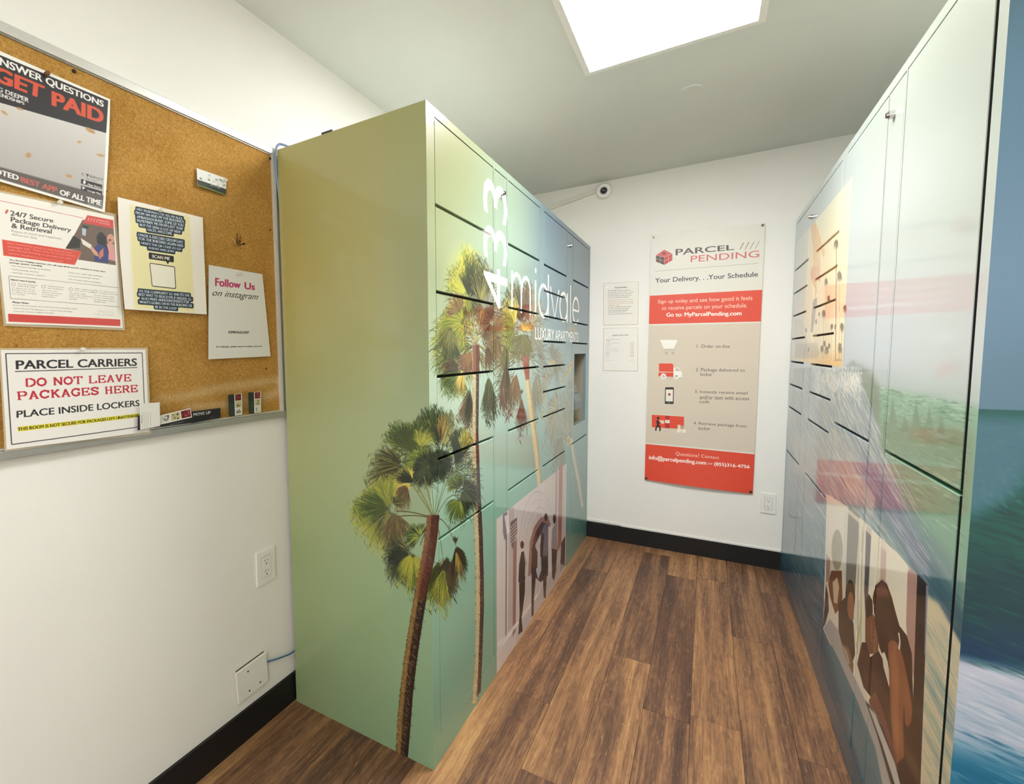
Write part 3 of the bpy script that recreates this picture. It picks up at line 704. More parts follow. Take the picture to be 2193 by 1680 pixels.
for k in range(1500):
    s_ = rw.random(); u = 1850+s_*190+rw.uniform(-26, 10); v = 980+s_*330; ln = rw.uniform(20, 70)
    cR.fill([cR.stroke_pts(cR.px([(u, v), (u+ln*.4, v+ln*.5), (u+ln*.72, v+ln)]), [0.4, rw.uniform(1, 2.6), 0.4])], rw.choice([(186, 196, 200), (70, 96, 122), (96, 84, 124), (150, 164, 176), (44, 84, 104), (122, 110, 140)]), rw.uniform(.3, .7))
for k in range(1400):
    v = rw.uniform(800, 1230); u = rw.uniform(1684, 1775); ln = rw.uniform(18, 60)
    cR.fill([cR.stroke_pts(cR.px([(u, v), (u+ln*.24, v+ln*.5), (u+ln*.42, v+ln)]), [0.4, rw.uniform(1.5, 4), 0.4])], rw.choice([(190, 200, 204), (120, 144, 156), (150, 170, 178), (98, 126, 140), (206, 204, 196)]), rw.uniform(.2, .5))
# shore break on the right below the wave
cR.poly([(1984, 1278), (2010, 1290), (2060, 1385), (2100, 1440), (2100, 1680), (1960, 1680)], (214, 200, 168), 1, 4)
for (a, b, c_, d, col) in ((1980, 1400, 2070, 1600, (92, 140, 146)), (1975, 1500, 2060, 1690, (100, 150, 140)), (1975, 1560, 2040, 1700, (132, 150, 142)), (1980, 1450, 2075, 1650, (64, 122, 140))):
    cR.fill([cR.stroke_pts(cR.px([(a, b), ((a+c_)/2, (b+d)/2-8), (c_, d)]), [10, 26, 20])], col, .7, 6)
for k in range(900):
    u = rw.uniform(1966, 2062); v = rw.uniform(1300, 1680)
    if v < 1290+(u-1985)*1.3: continue
    ln = rw.uniform(15, 50)
    cR.fill([cR.stroke_pts(cR.px([(u, v), (u+ln*.5, v+ln*.8), (u+ln*.8, v+ln*1.5)]), [0.4, 2.2, 0.4])], rw.choice([(232, 220, 190), (190, 184, 160), (120, 160, 160), (150, 170, 160), (206, 196, 170)]), .45)
cR.poly([(1990, 1262), (2020, 1300), (2062, 1372), (2130, 1470), (2130, 1420), (2060, 1310), (2010, 1225), (1990, 1200)], (34, 88, 100), .75, 8)
# sunset photograph with palms
z6 = lambda pts: [(1640+x/3.818, 420+y/3.818) for x, y in pts]
cR.rect(1.606, 1.228, 2.80, 1.868, bil([[(236, 190, 118), (232, 186, 112), (206, 186, 160)], [(244, 226, 188), (242, 222, 186), (208, 206, 196)], [(244, 222, 178), (246, 220, 168), (214, 212, 202)], [(202, 204, 178), (222, 214, 180), (206, 210, 204)]], [1.228, 1.32, 1.6, 1.868], [1.606, 2.2, 2.80]))
cR.rect(2.42, 1.27, 2.80, 1.868, (204, 202, 194), .7, 20)
def p6(pts, col, a=1.0, soft=0): cR.poly(z6(pts), col, a, soft)
p6([(366, 262), (385, 225), (408, 214), (432, 280), (452, 350), (456, 400), (484, 440), (474, 510), (458, 470), (446, 420), (440, 400), (446, 560), (444, 640), (446, 700), (436, 714), (424, 620), (416, 700), (418, 780), (398, 860), (404, 760), (380, 712), (364, 640), (372, 590), (388, 560), (386, 420)], (228, 176, 110), .9, 1)
p6([(372, 600), (400, 570), (440, 580), (440, 690), (396, 700), (372, 680)], (222, 150, 112), .6, 3)
p6([(388, 850), (420, 826), (416, 900), (400, 1010), (384, 1120), (366, 1112), (374, 980)], (150, 136, 120), .85, 1)
p6([(236, 1000), (290, 1010), (330, 1100), (350, 1330), (232, 1330)], (186, 172, 152), .5, 4)
p6([(246, 1210), (420, 1200), (440, 1290), (420, 1330), (236, 1330)], (120, 106, 92), .35, 4)
palms = [(578, 380, 26, 1340, 6), (605, 640, 26, 1340, 3), (494, 690, 18, 1330, 3), (474, 950, 20, 1330, 4), (516, 830, 16, 1330, 2), (622, 1060, 24, 1350, 4), (648, 910, 20, 1350, 2),
         (540, 1060, 14, 1330, 2), (606, 1230, 26, 1350, 3), (500, 1250, 22, 1330, 3), (460, 1240, 18, 1330, 2), (570, 1060, 12, 1330, 2), (412, 1020, 10, 1330, 2), (330, 1090, 9, 1320, 2), (436, 960, 9, 1320, 2), (480, 1200, 16, 1330, 2), (520, 1220, 14, 1330, 2), (350, 1250, 12, 1320, 2)]
for (x, y, r_, yb, wd) in palms:
    cR.line(z6([(x, y), (x-3, (y+yb)/2), (x-6, yb)]), wd*1.1, (126, 92, 68), .85)
    u, v = z6([(x, y)])[0]
    fan(Rf, (u, v-r_*.10), 0, 360, r_*.36, 60, 'brown', 1.8, 1.1, .75, .7, seed=x)
    fan(Rf, (u, v+r_*.12), 200, 340, r_*.30, 30, 'brown', 1.6, .6, .7, .5, seed=x)
cR.line(z6([(576, 420), (572, 760), (570, 1340)]), 4, (112, 70, 60), .8)
p6([(366, 1330), (560, 1340), (628, 1346), (628, 1396), (366, 1388)], (236, 184, 104), .8, 2)
p6([(556, 1340), (600, 1330), (626, 1348), (560, 1352)], (150, 130, 90), .7, 1)
# people at a table, lower photograph
z7 = lambda pts: [(1660+x/2.799, 1080+y/2.799) for x, y in pts]
def p7(pts, col, a=1.0, soft=0): cR.poly(z7(pts), col, a, soft)
p7([(310, -60), (440, 20), (520, 90), (640, 210), (740, 300), (810, 385), (912, 480), (850, 1760), (760, 1760), (680, 1450), (600, 1260), (540, 1180), (480, 1050), (410, 920), (330, 840), (288, 750)], (232, 222, 202))
p7([(440, 10), (508, 70), (480, 500), (470, 700), (420, 640), (425, 400)], (126, 120, 108))
p7([(415, 20), (436, 10), (422, 560), (404, 560)], (216, 212, 200), .8)
p7([(546, 130), (578, 155), (558, 540), (545, 760), (534, 520)], (84, 80, 84))
p7([(636, 215), (668, 245), (662, 500), (628, 500)], (196, 160, 148), .8, 1)
p7([(795, 372), (852, 424), (842, 1100), (800, 900), (785, 720)], (176, 138, 128), 1, 1)
p7([(852, 420), (915, 484), (900, 900), (868, 1760), (800, 1760), (826, 1200)], (26, 20, 24))
p7([(905, 484), (918, 490), (902, 900), (894, 900)], (150, 150, 172), .8)
for (x, w_) in ((500, 6), (520, 5)): p7([(x, 100), (x+w_, 104), (x-10+w_, 900), (x-12, 900)], (180, 176, 160), .8)
cR.ell(1660+372/2.799, 1080+275/2.799, 12, 44, (170, 160, 134), 1, 1)                   # pale hair, seen from behind
for k in range(26): cR.line(z7([(346+k*2, 200+rw.uniform(0, 60)), (344+k*2.2, 300), (350+k*1.8, 420)]), 1.2, rw.choice([(140, 128, 100), (196, 188, 160), (118, 104, 80)]), .6)
p7([(336, 400), (400, 400), (404, 560), (395, 620), (360, 660), (330, 560), (318, 480)], (122, 74, 44))
p7([(345, 470), (372, 440), (384, 500), (372, 600), (352, 590)], (214, 190, 160))
p7([(306, 300), (332, 330), (326, 460), (306, 470)], (160, 120, 110), .8, 1)
p7([(304, 480), (318, 540), (322, 640), (300, 720), (288, 740)], (24, 30, 56))
p7([(380, 600), (420, 560), (470, 720), (480, 900), (460, 960), (400, 860), (380, 760)], (56, 48, 42), 1, 1)
cR.ell(1660+450/2.799, 1080+560/2.799, 10.5, 38, (52, 38, 32)); cR.ell(1660+453/2.799, 1080+610/2.799, 7.5, 30, (150, 100, 70), 1, 1)
p7([(392, 830), (440, 860), (470, 960), (466, 1030), (430, 980)], (128, 100, 72), 1, 1)
p7([(404, 850), (430, 880), (450, 960), (436, 960)], (196, 182, 160), .8, 1)
p7([(470, 880), (500, 820), (520, 700), (520, 560), (508, 700), (480, 860)], (190, 190, 120), .8, 1)
p7([(540, 580), (562, 540), (584, 580), (586, 650), (575, 700), (550, 700)], (30, 20, 20))
p7([(540, 690), (590, 660), (620, 800), (618, 900), (560, 900), (540, 820)], (120, 72, 48))
for k in range(30): cR.line(z7([(545+k*2.3, 690+rw.uniform(0, 60)), (556+k*2, 800), (566+k*1.6, 900)]), 1.4, rw.choice([(168, 120, 84), (84, 48, 34), (206, 170, 130)]), .6)
p7([(520, 830), (548, 830), (570, 920), (620, 880), (680, 1000), (700, 1200), (720, 1500), (690, 1480), (640, 1330), (590, 1180), (530, 1100), (492, 960)], (48, 26, 24))
p7([(585, 560), (600, 490), (640, 455), (670, 480), (700, 560), (720, 640), (745, 730), (790, 790), (820, 900), (828, 1200), (850, 1350), (850, 1760), (760, 1760), (700, 1480), (690, 1000), (640, 900), (625, 860), (600, 720)], (44, 22, 19))
p7([(600, 500), (640, 460), (668, 480), (690, 560), (640, 560), (610, 560)], (130, 84, 74), .8, 6)
p7([(640, 895), (656, 888), (676, 950), (688, 1060), (684, 1100), (650, 980)], (228, 216, 196))
p7([(676, 840), (694, 815), (720, 822), (748, 860), (776, 960), (800, 1080), (822, 1230), (816, 1310), (796, 1340), (778, 1320), (772, 1190), (768, 1330), (772, 1520), (730, 1560), (708, 1500), (690, 1200)], (140, 84, 54), 1, 1)
p7([(690, 900), (716, 860), (740, 1000), (744, 1500), (724, 1500), (700, 1200)], (176, 114, 76), .6, 5)
p7([(736, 770), (746, 775), (752, 830), (748, 876), (738, 868), (744, 820)], (226, 214, 204))
p7([(560, 1180), (600, 1120), (650, 1250), (700, 1420), (740, 1600), (700, 1560), (640, 1380)], (112, 66, 58), 1, 1)
p7([(290, 745), (330, 690), (380, 760), (420, 920), (480, 1050), (540, 1180), (600, 1250), (640, 1330), (740, 1760), (660, 1760), (600, 1460), (500, 1200), (380, 930)], (176, 176, 174), 1, 2)
p7([(540, 1180), (570, 1210), (640, 1330), (760, 1690), (700, 1700), (610, 1380)], (38, 34, 38), .9, 2)
p7([(556, 1210), (600, 1260), (720, 1560), (760, 1720), (730, 1720), (640, 1440)], (220, 216, 206), .9, 1)
p7([(300, -60), (330, -50), (440, 30), (520, 100), (640, 216), (740, 308), (810, 392), (800, 400), (720, 340), (620, 240), (500, 110), (420, 40), (308, -30)], (236, 222, 200), .8, 2)
# side face: open sea
side_sea = bil([[(60, 150, 150), (70, 160, 160)], [(140, 180, 190), (110, 160, 180)], [(20, 110, 150), (30, 120, 160)], [(176, 192, 214), (170, 186, 212)], [(196, 204, 224), (190, 200, 220)], [(8, 58, 94), (10, 62, 100)], [(8, 62, 72), (8, 66, 76)], [(12, 88, 80), (10, 92, 78)], [(14, 88, 82), (16, 92, 82)]],
               [0.25, 0.42, 0.52, 0.60, 0.715, 0.745, 0.84, 1.0, 1.18], [XR, XR+0.2])
cRs.rect(XR, 0, XW, 1.183, side_sea)
cRs.rect(XR, 1.183, XW, 2.0, bil([[(98, 134, 160), (98, 134, 162)], [(112, 148, 178), (112, 148, 180)], [(98, 138, 166), (98, 138, 168)], [(76, 106, 116), (74, 104, 114)]], [1.183, 1.4, 1.7, 2.0], [XR, XR+.2]))
for k in range(2600):
    z = rw.uniform(0.2, 1.18); x = rw.uniform(XR-.02, XR+.4); l = rw.uniform(.015, .09)
    if z > .73: cs = [(8, 50, 60), (18, 108, 92), (10, 72, 74), (8, 44, 70)]
    elif z > .6: cs = [(226, 230, 238), (160, 178, 206), (206, 214, 230), (120, 160, 190)]
    elif z > .47: cs = [(24, 118, 158), (60, 140, 176), (150, 190, 210), (12, 90, 130)]
    else: cs = [(80, 170, 170), (170, 200, 204), (50, 140, 140), (120, 180, 184)]
    cRs.fill([cRs.m([(x, z), (x+l*.5, z-.004-l*.08), (x+l, z-l*.3), (x+l*.5, z-l*.12+.003)])], rw.choice(cs), .35)
for k in range(700):
    x = XR+rw.random()*.4; z = 1.0+rw.random()*.12+(x-XR)*.5
    cRs.fill([cRs.m([(x, z), (x+.01, z-.008), (x+.004, z+.006)])], rw.choice([(12, 90, 74), (60, 130, 124), (14, 66, 76)]), .5)
cRs.fill([cRs.m([(XR, .99), (XR+.05, 1.04), (XR+.1, 1.17), (XR, 1.17)])], (84, 128, 152), .8, 5)

for k in range(60):
    y = YN+.006+abs(rng.gauss(0, .05)); z = 1.978+rng.uniform(-.014, .016)-(.03 if rng.random() < .2 else 0)
    cL.fill([cL.m([(y, z), (y+rng.uniform(.002, .012), z+.0015), (y+.003, z-.002)])], (226, 226, 216), .7)
M_WL = print_mat('left_locker_wrap', cL.image('left_wrap'), 0.4, 0.75, 0.06, spec=0.15, bump=0.02)
M_WLS = print_mat('left_locker_side_wrap', cLs.image('left_side_wrap'), 0.4, 0.6, 0.10, spec=0.2, bump=0.02)
M_WR = print_mat('right_locker_wrap', cR.image('right_wrap'), 0.4, 0.75, 0.06, spec=0.15, bump=0.02)
M_WRS = print_mat('right_locker_side_wrap', cRs.image('right_side_wrap'), 0.45, 0.5, 0.15, bump=0.02)
M_CAB = mat('cabinet_enamel', (196, 196, 186), 0.45)

# ================================================================== LOCKERS
EIGHT = [.720, .970, 1.096, 1.222, 1.348, 1.473, 1.597, 1.721]
FIVE = [.721, .972, 1.224, 1.476, 1.727]
def lockers(side):
    left = side == 'left'
    if left:
        root = empty('parcel_locker', ((XG+XF)/2, (YN+YB)/2, 0), 'pale green parcel locker bank printed with palm trees, along the left wall', 'locker')
        xf, d, can, mf, ms = XF, 1, cL, M_WL, M_WLS
        xb = XG
        cols = [(.665, 1.110, FIVE), (1.270, 1.690, FIVE), (1.765, 2.205, EIGHT), (2.362, 2.790, [.731, 1.348, 1.473, 1.721])]
        strips = [(1.127, 1.252, 1.195), (2.222, 2.347, 2.272)]
    else:
        root = empty('parcel_locker', ((XR+XW)/2, (YN+YB)/2, 0), 'parcel locker bank printed with an ocean wave, along the right side of the aisle', 'locker')
        xf, d, can, mf, ms = XR, -1, cR, M_WR, M_WRS
        xb = XW-0.03
        cols = [(.664, 1.098, [1.022]), (1.250, 1.690, [1.022]), (1.765, 2.200, EIGHT), (2.388, 2.800, EIGHT)]
        strips = [(1.112, 1.236, 1.189), (2.214, 2.374, 2.320)]
    ia = 1
    xi = xf-d*0.018                      # plane behind the doors
    def X(a, b): return (min(a, b), max(a, b))
    def setuv(o):
        me = o.data; name_side = o.name.startswith(('cabinet', 'face_frame')); uv = me.uv_layers.new(name='print')
        for p in me.polygons:
            sidef = abs(p.normal.y) > .9 and p.material_index == 1 and name_side
            for li in p.loop_indices:
                co = me.vertices[me.loops[li].vertex_index].co+o.location
                if sidef:
                    c_ = cLs if left else cRs
                    uv.data[li].uv = ((co.x-c_.a0)/(c_.a1-c_.a0), co.z/HL)
                else: uv.data[li].uv = ((co.y-YN)/(YB-YN), co.z/HL)
    # carcass
    x0, x1 = X(xb, xi)
    ye = YB-0.006
    bm = bmesh.new(); bm_box(bm, (x0, YN, 0.0), (x1, ye, HL))
    bm.faces.ensure_lookup_table()
    for f in bm.faces:
        if f.normal.length == 0: f.normal_update()
    bm.normal_update()
    for f in bm.faces:
        f.material_index = 1 if f.normal.y < -.9 else (2 if f.normal.x*d > .9 else 0)
    o = done(bm, 'cabinet', [M_CAB, ms, M_DARK], None); setuv(o); child_of(o, root)
    # face frame: rails, stiles and the strip of print round the doors
    bm = bmesh.new(); x0, x1 = X(xi, xf)
    bm_box(bm, (x0, YN, 0), (x1, ye, .085)); bm_box(bm, (x0, YN, 1.9745), (x1, ye, HL))
    edges = sorted([(a, b) for a, b, _ in cols]+[(a, b) for a, b, _ in strips])
    gap = 0.0026
    y = YN
    for a, b in edges:
        g_ = 0.014 if (not left and abs(a-.664) < .001) else (.007 if (not left and abs(a-1.250) < .001) else gap)
        if a-g_-y > .004: bm_box(bm, (x0, y, .085), (x1, a-g_, 1.9745))
        y = b+gap
    bm_box(bm, (x0, y, .085), (x1, ye, 1.9745))
    bm.normal_update()
    for f in bm.faces: f.material_index = 1 if f.normal.y < -.9 and f.calc_center_median().y < YN+.001 else 0
    o = done(bm, 'face_frame', [mf, ms], None, bevel=0); setuv(o); child_of(o, root)
    # doors
    def panel(name, a, b, z0, z1):
        bm = bmesh.new(); bm_box(bm, (x0, a, z0), (x1+(.0 if d > 0 else 0), b, z1))
        bmesh.ops.bevel(bm, geom=bm.edges[:], offset=.0012, segments=1, affect='EDGES')
        bm.normal_update()
        for f in bm.faces:
            if abs(f.normal.y) > .9: f.material_index = 1
        o = done(bm, name, [mf, M_DARK], None); setuv(o); child_of(o, root); return o
    for ci, (a, b, seams) in enumerate(cols):
        zs = [.088]+seams+[1.9715]
        for i in range(len(zs)-1):
            z0 = zs[i]+(.0 if i == 0 else .0045); z1 = zs[i+1]-(.0 if i == len(zs)-2 else .0045)
            if left and ci == 3 and i == 1:
                control(root, a, b, z0, z1, panel, setuv, mf); continue
            panel('door', a, b, z0, z1)
    for a, b, yl in strips:
        panel('lock_panel', a, b, .088, 1.9715)
        zl = 1.902
        bm = bmesh.new(); bm_cyl(bm, (xf-d*.002, yl, zl), (d, 0, 0), .0105, .012, 24); bm_cyl(bm, (xf+d*.010, yl, zl), (d, 0, 0), .0085, .006, 24, .007)
        lk = done(bm, 'lock', M_CHROME, None, smooth=False); child_of(lk, root); lk['label'] = 'chrome cam lock'
        bm = bmesh.new(); bm_box(bm, (xf+d*.0155-.001, yl-.0012, zl-.004), (xf+d*.0165+.001, yl+.0012, zl+.004))
        kh = done(bm, 'keyhole', M_DARK, None); kh.parent = lk; kh.matrix_parent_inverse = Matrix.Identity(4)
    if not left:
        pass
    return root
def control(root, a, b, z0, z1, panel, setuv, mf):
    """touch-screen bay: a bezel with an opening, a recessed liner and a sloped console"""
    ya, yb, za, zb = 2.415, 2.745, .838, 1.282
    x0, x1 = XF-.018, XF
    bm = bmesh.new()
    bm_box(bm, (x0, a, z0), (x1, ya, z1)); bm_box(bm, (x0, yb, z0), (x1, b, z1))
    bm_box(bm, (x0, ya, z0), (x1, yb, za)); bm_box(bm, (x0, ya, zb), (x1, yb, z1))
    o = done(bm, 'control_panel', [mf], None); setuv(o); child_of(o, root); o['label'] = 'panel with the recessed touch screen bay'
    ml = mat('bay_liner', (150, 142, 122), .6, noise=.05)
    t = .004; dp = .13
    bm = bmesh.new()
    bm_box(bm, (XF-dp, ya-t, za-t), (XF-dp+t, yb+t, zb+t))
    bm_box(bm, (XF-dp, ya-t, za-t), (x0, ya, zb+t)); bm_box(bm, (XF-dp, yb, za-t), (x0, yb+t, zb+t))
    bm_box(bm, (XF-dp, ya, za-t), (x0, yb, za)); bm_box(bm, (XF-dp, ya, zb), (x0, yb, zb+t))
    l = done(bm, 'bay_liner', ml, None); child_of(l, o) if False else None
    l.parent = o; l.matrix_parent_inverse = Matrix.Identity(4)
    prof = [(XF-dp+t, 1.275), (XF-dp+.03, 1.270), (XF+.004, .985), (XF+.004, .935), (XF-dp+t, .880)]
    bm = bmesh.new()
    A = [bm.verts.new((x, 2.445, z)) for x, z in prof]; B = [bm.verts.new((x, 2.60, z)) for x, z in prof]
    bm.faces.new(A); bm.faces.new(B[::-1])
    for i in range(len(prof)):
        j = (i+1) % len(prof); bm.faces.new([A[j], A[i], B[i], B[j]])
    bmesh.ops.recalc_face_normals(bm, faces=bm.faces)
    bmesh.ops.bevel(bm, geom=bm.edges[:], offset=.002, segments=1, affect='EDGES')
    w_ = done(bm, 'console', mat('console_grey', (112, 124, 132), .4, noise=.05), None); w_.parent = o; w_.matrix_parent_inverse = Matrix.Identity(4)
    n = Vector((XF+.004-(XF-dp+.03), 0, .985-1.270)); nn = Vector((-n.z, 0, n.x)).normalized()
    c0 = Vector((XF-dp+.03, 2.46, 1.270))+n*.12+nn*.001; c1 = Vector((XF-dp+.03, 2.46, 1.270))+n*.82+nn*.001
    bm = bmesh.new(); v = []
    for p, y in ((c0, 2.46), (c1, 2.46), (c1, 2.585), (c0, 2.585)): v.append(bm.verts.new((p.x, y, p.z)))
    f = bm.faces.new(v); r_ = bmesh.ops.extrude_face_region(bm, geom=[f]); bmesh.ops.translate(bm, verts=[g for g in r_['geom'] if isinstance(g, bmesh.types.BMVert)], vec=nn*.003)
    bmesh.ops.recalc_face_normals(bm, faces=bm.faces)
    s_ = done(bm, 'screen', mat('dark_screen_glass', (28, 34, 40), .08), None); s_.parent = o; s_.matrix_parent_inverse = Matrix.Identity(4)
# an opening is needed in the carcass behind the bay: the left carcass is cut there
LL = lockers('left'); LR = lockers('right')
for o in LL.children:
    if o.name.startswith('cabinet'):
        bm = bmesh.new(); bm.from_mesh(o.data)
        # replace the solid front of the carcass by a ring round the bay and add the bay's pocket
        fr = [f for f in bm.faces if f.material_index == 2][0]
        bmesh.ops.delete(bm, geom=[fr], context='FACES_ONLY')
        xi = XF-.018; ye = YB-.006
        ys = [YN, 2.41, 2.75, ye]; zs_ = [0, .833, 1.287, HL]
        V = {}
        for y in ys:
            for z in zs_: V[y, z] = bm.verts.new((xi, y, z))
        for i in range(3):
            for j in range(3):
                if i == 1 and j == 1: continue
                f = bm.faces.new([V[ys[i], zs_[j]], V[ys[i+1], zs_[j]], V[ys[i+1], zs_[j+1]], V[ys[i], zs_[j+1]]]); f.material_index = 2
        bmesh.ops.remove_doubles(bm, verts=bm.verts, dist=1e-5)
        bm.to_mesh(o.data); bm.free()

#@@PART2
# ================================================================== LIGHT, SPRINKLER COVER, CAMERA
def ceiling_panel(x0, x1, y0, y1, label, strength):
    root = empty('ceiling_light', ((x0+x1)/2, (y0+y1)/2, ZC), label, 'light')
    fr = 0.022; z0 = ZC-.012
    bm = bmesh.new()
    bm_box(bm, (x0-fr, y0-fr, z0), (x1+fr, y0, ZC)); bm_box(bm, (x0-fr, y1, z0), (x1+fr, y1+fr, ZC))
    bm_box(bm, (x0-fr, y0, z0), (x0, y1, ZC)); bm_box(bm, (x1, y0, z0), (x1+fr, y1, ZC))
    child_of(done(bm, 'frame', M_WPLAST), root)
    m = mat('lit_diffuser', (250, 250, 248), .5, emit=strength)
    child_of(box('diffuser', (x0, y0, z0+.003), (x1, y1, ZC-.001), m), root)
    return root
ceiling_panel(.870, 1.412, .93, 1.480, 'bright square flat panel light in the ceiling above the aisle', PANEL_STRENGTH)
if FILL_PANEL: ceiling_panel(.870, 1.412, -1.35, -.80, 'square flat fill panel added in the ceiling behind the viewer, unseen', FILL_PANEL)
bm = bmesh.new(); bm_cyl(bm, (1.206, 1.876, ZC), (0, 0, -1), .0425, .006, 40, .041)
tag(done(bm, 'sprinkler_cover', M_CEIL, origin=(1.206, 1.876, ZC)), 'small round white cover plate flat on the ceiling beyond the light', 'ceiling cover')

camr = empty('security_camera', (.691, YB, 2.350), 'white round dome security camera high on the far wall', 'camera')
ax = Vector((0.12, -1, -0.28)).normalized(); c0 = Vector((.691, YB, 2.350))
bm = bmesh.new(); bm_cyl(bm, c0, (0, -1, 0), .052, .016, 40); bm_cyl(bm, c0+Vector((0, -.012, 0)), ax, .050, .030, 40, .042)
o = done(bm, 'base', M_WPLAST, None, bevel=.0015); child_of(o, camr)
cc = c0+Vector((0, -.012, 0))+ax*.029
bm = bmesh.new(); bmesh.ops.create_uvsphere(bm, u_segments=28, v_segments=16, radius=.023, matrix=Matrix.Translation(cc+ax*.001))
o = done(bm, 'dome', mat('dome_glass', (24, 30, 42), .06, coat=1), None, smooth=True); child_of(o, camr)
bm = bmesh.new(); bmesh.ops.create_uvsphere(bm, u_segments=16, v_segments=10, radius=.007, matrix=Matrix.Translation(cc+ax*.019+Vector((-.004, 0, .004))))
child_of(done(bm, 'lens', mat('lens_glass', (70, 80, 96), .05, coat=1), None, smooth=True), camr)
s1 = ax.cross(Vector((0, 0, 1))).normalized(); s2 = s1.cross(ax)
for sx, sz in ((-.034, .0), (.026, .026)):
    bm = bmesh.new(); bm_cyl(bm, cc+s1*sx+s2*sz-ax*.002, ax, .0028, .003, 12); child_of(done(bm, 'screw', M_DARKSC), camr)
# conduit running down behind the lockers
bm = bmesh.new()
p0, p1 = Vector((.645, 0, 2.352)), Vector((.10, 0, 2.247)); dr = (p1-p0).normalized(); up = Vector((-dr.z, 0, dr.x));  up = up if up.z > 0 else -up
for (h0, h1, t) in ((-.006, .022, .016),):
    vs = []
    for p in (p0, p1):
        for h, yy in ((h0, YB), (h1, YB), (h1, YB-t), (h0, YB-t)): vs.append(bm.verts.new((p+up*h).to_tuple()[0:1]+(yy,)+((p+up*h).z,)))
    bm.faces.new(vs[:4]); bm.faces.new(vs[4:][::-1])
    for i in range(4): j = (i+1) % 4; bm.faces.new([vs[j], vs[i], vs[4+i], vs[4+j]])
bmesh.ops.recalc_face_normals(bm, faces=bm.faces)
tag(done(bm, 'cable_raceway', mat('raceway_white', (222, 220, 208), .5), bevel=.002), 'white cable raceway sloping down the far wall from the dome camera', 'cable cover')

# ================================================================== OUTLETS, BLANK PLATE
def plate_frame(axis):
    """local plate axes: across, up, out"""
    return (Vector((0, 1, 0)), Vector((0, 0, 1)), Vector((1, 0, 0))) if axis == 0 else (Vector((1, 0, 0)), Vector((0, 0, 1)), Vector((0, -1, 0)))
def pbox(bm, fr, c, a0, a1, b0, b1, o0, o1):
    A, B, O = fr; P = [c+A*a+B*b+O*o for a in (a0, a1) for b in (b0, b1) for o in (o0, o1)]
    lo = [min(p[i] for p in P) for i in range(3)]; hi = [max(p[i] for p in P) for i in range(3)]
    bm_box(bm, lo, hi)
def outlet(c, axis, w_, h_, label):
    fr = plate_frame(axis); A, B, O = fr; c = Vector(c)
    root = empty('wall_outlet', c, label, 'outlet')
    bm = bmesh.new(); pbox(bm, fr, c, -w_/2, w_/2, -h_/2, h_/2, 0, .006)
    child_of(done(bm, 'cover_plate', M_WPLAST, bevel=.0028, seg=3), root)
    iw, ih = w_*.23, h_*.30
    bm = bmesh.new(); pbox(bm, fr, c, -iw-.0012, iw+.0012, -ih-.0012, ih+.0012, .004, .0062)  # shade round the receptacle, put in as a flat grey rim
    child_of(done(bm, 'receptacle_shade_gap', mat('gap_grey', (120, 118, 108), .7)), root)
    bm = bmesh.new(); pbox(bm, fr, c, -iw, iw, -ih, ih, .004, .0076)
    child_of(done(bm, 'receptacle', M_WPLAST, bevel=.0008), root)
    for s in (1, -1):
        cz = s*h_*.155
        for da, hh in ((-.0062, .0042), (.0062, .0034)):
            bm = bmesh.new(); pbox(bm, fr, c, da-.0009, da+.0009, cz+.003-hh, cz+.003+hh, .0070, .0079); child_of(done(bm, 'slot', M_DARK), root)
        bm = bmesh.new(); bm_cyl(bm, c+B*(cz-.0085)+O*.0070, O, .0026, .0009, 12); child_of(done(bm, 'ground_hole', M_DARK), root)
    for s in (1, -1):
        bm = bmesh.new(); bm_cyl(bm, c+B*s*h_*.40+O*.0055, O, .0030, .0012, 14); child_of(done(bm, 'screw', M_WPLAST), root)
    return root
outlet((0, .5105, .5615), 0, .083, .121, 'white duplex power outlet on the left wall below the cork board')
outlet((1.6275, YB, .388), 1, .074, .120, 'white duplex power outlet on the far wall beside the right lockers')
c = Vector((0, .4305, .2025)); fr = plate_frame(0)
root = empty('blank_plate', c, 'white square blank wall plate low on the left wall, slightly askew', 'wall plate')
bm = bmesh.new(); pbox(bm, fr, c, -.064, .064, -.0555, .0555, .004, .0105)
o = done(bm, 'cover_plate', M_WPLAST, bevel=.003, seg=3); child_of(o, root)
bm = bmesh.new(); pbox(bm, fr, c, -.058, .058, -.050, .0575, 0, .004); child_of(done(bm, 'wall_box', mat('rough_hole', (112, 96, 76), .9, noise=.3, nscale=200)), root)
for a, b in ((-.018, .034), (.028, .034), (-.018, -.036), (.028, -.036)):
    bm = bmesh.new(); bm_cyl(bm, c+fr[0]*a+fr[1]*b+fr[2]*.010, fr[2], .0030, .0013, 12); child_of(done(bm, 'screw', M_DARKSC if b < 0 or a < 0 else M_WPLAST), root)
root.rotation_euler = (math.radians(2.2), 0, 0)
M_BLUE = mat('blue_cable_jacket', (62, 104, 150), .45); M_BLUEG = mat('grey_blue_cable_jacket', (128, 150, 184), .45)
pa = [hit(569, 1419, 0, .006), hit(585, 1415, 0, .012), hit(605, 1408, 0, .016), hit(628, 1399, 0, .016)]
pts = [tuple(p) for p in pa]+[(.010, .66, pa[-1].z+.01), (.010, .80, pa[-1].z+.03)]
tag(tube('network_cable', pts, .0028, M_BLUE), 'blue network cable running from the blank plate behind the left lockers', 'cable')
zpts = [(610, 310), (601, 307.6), (594, 311), (590.5, 320), (589.8, 335), (591, 360), (594, 389), (597, 417), (601.4, 453)]
pts = [(.10, .70, HL+.004), (.06, .64, HL+.006)]
for i, (u, v) in enumerate(zpts[1:]):
    pts.append(tuple(hit(u, v, 0, (.030, .026, .022, .020, .018, .016, .014, .012)[i])))
pts += [(.010, .66, pts[-1][2]-.25), (.010, .72, 1.2)]
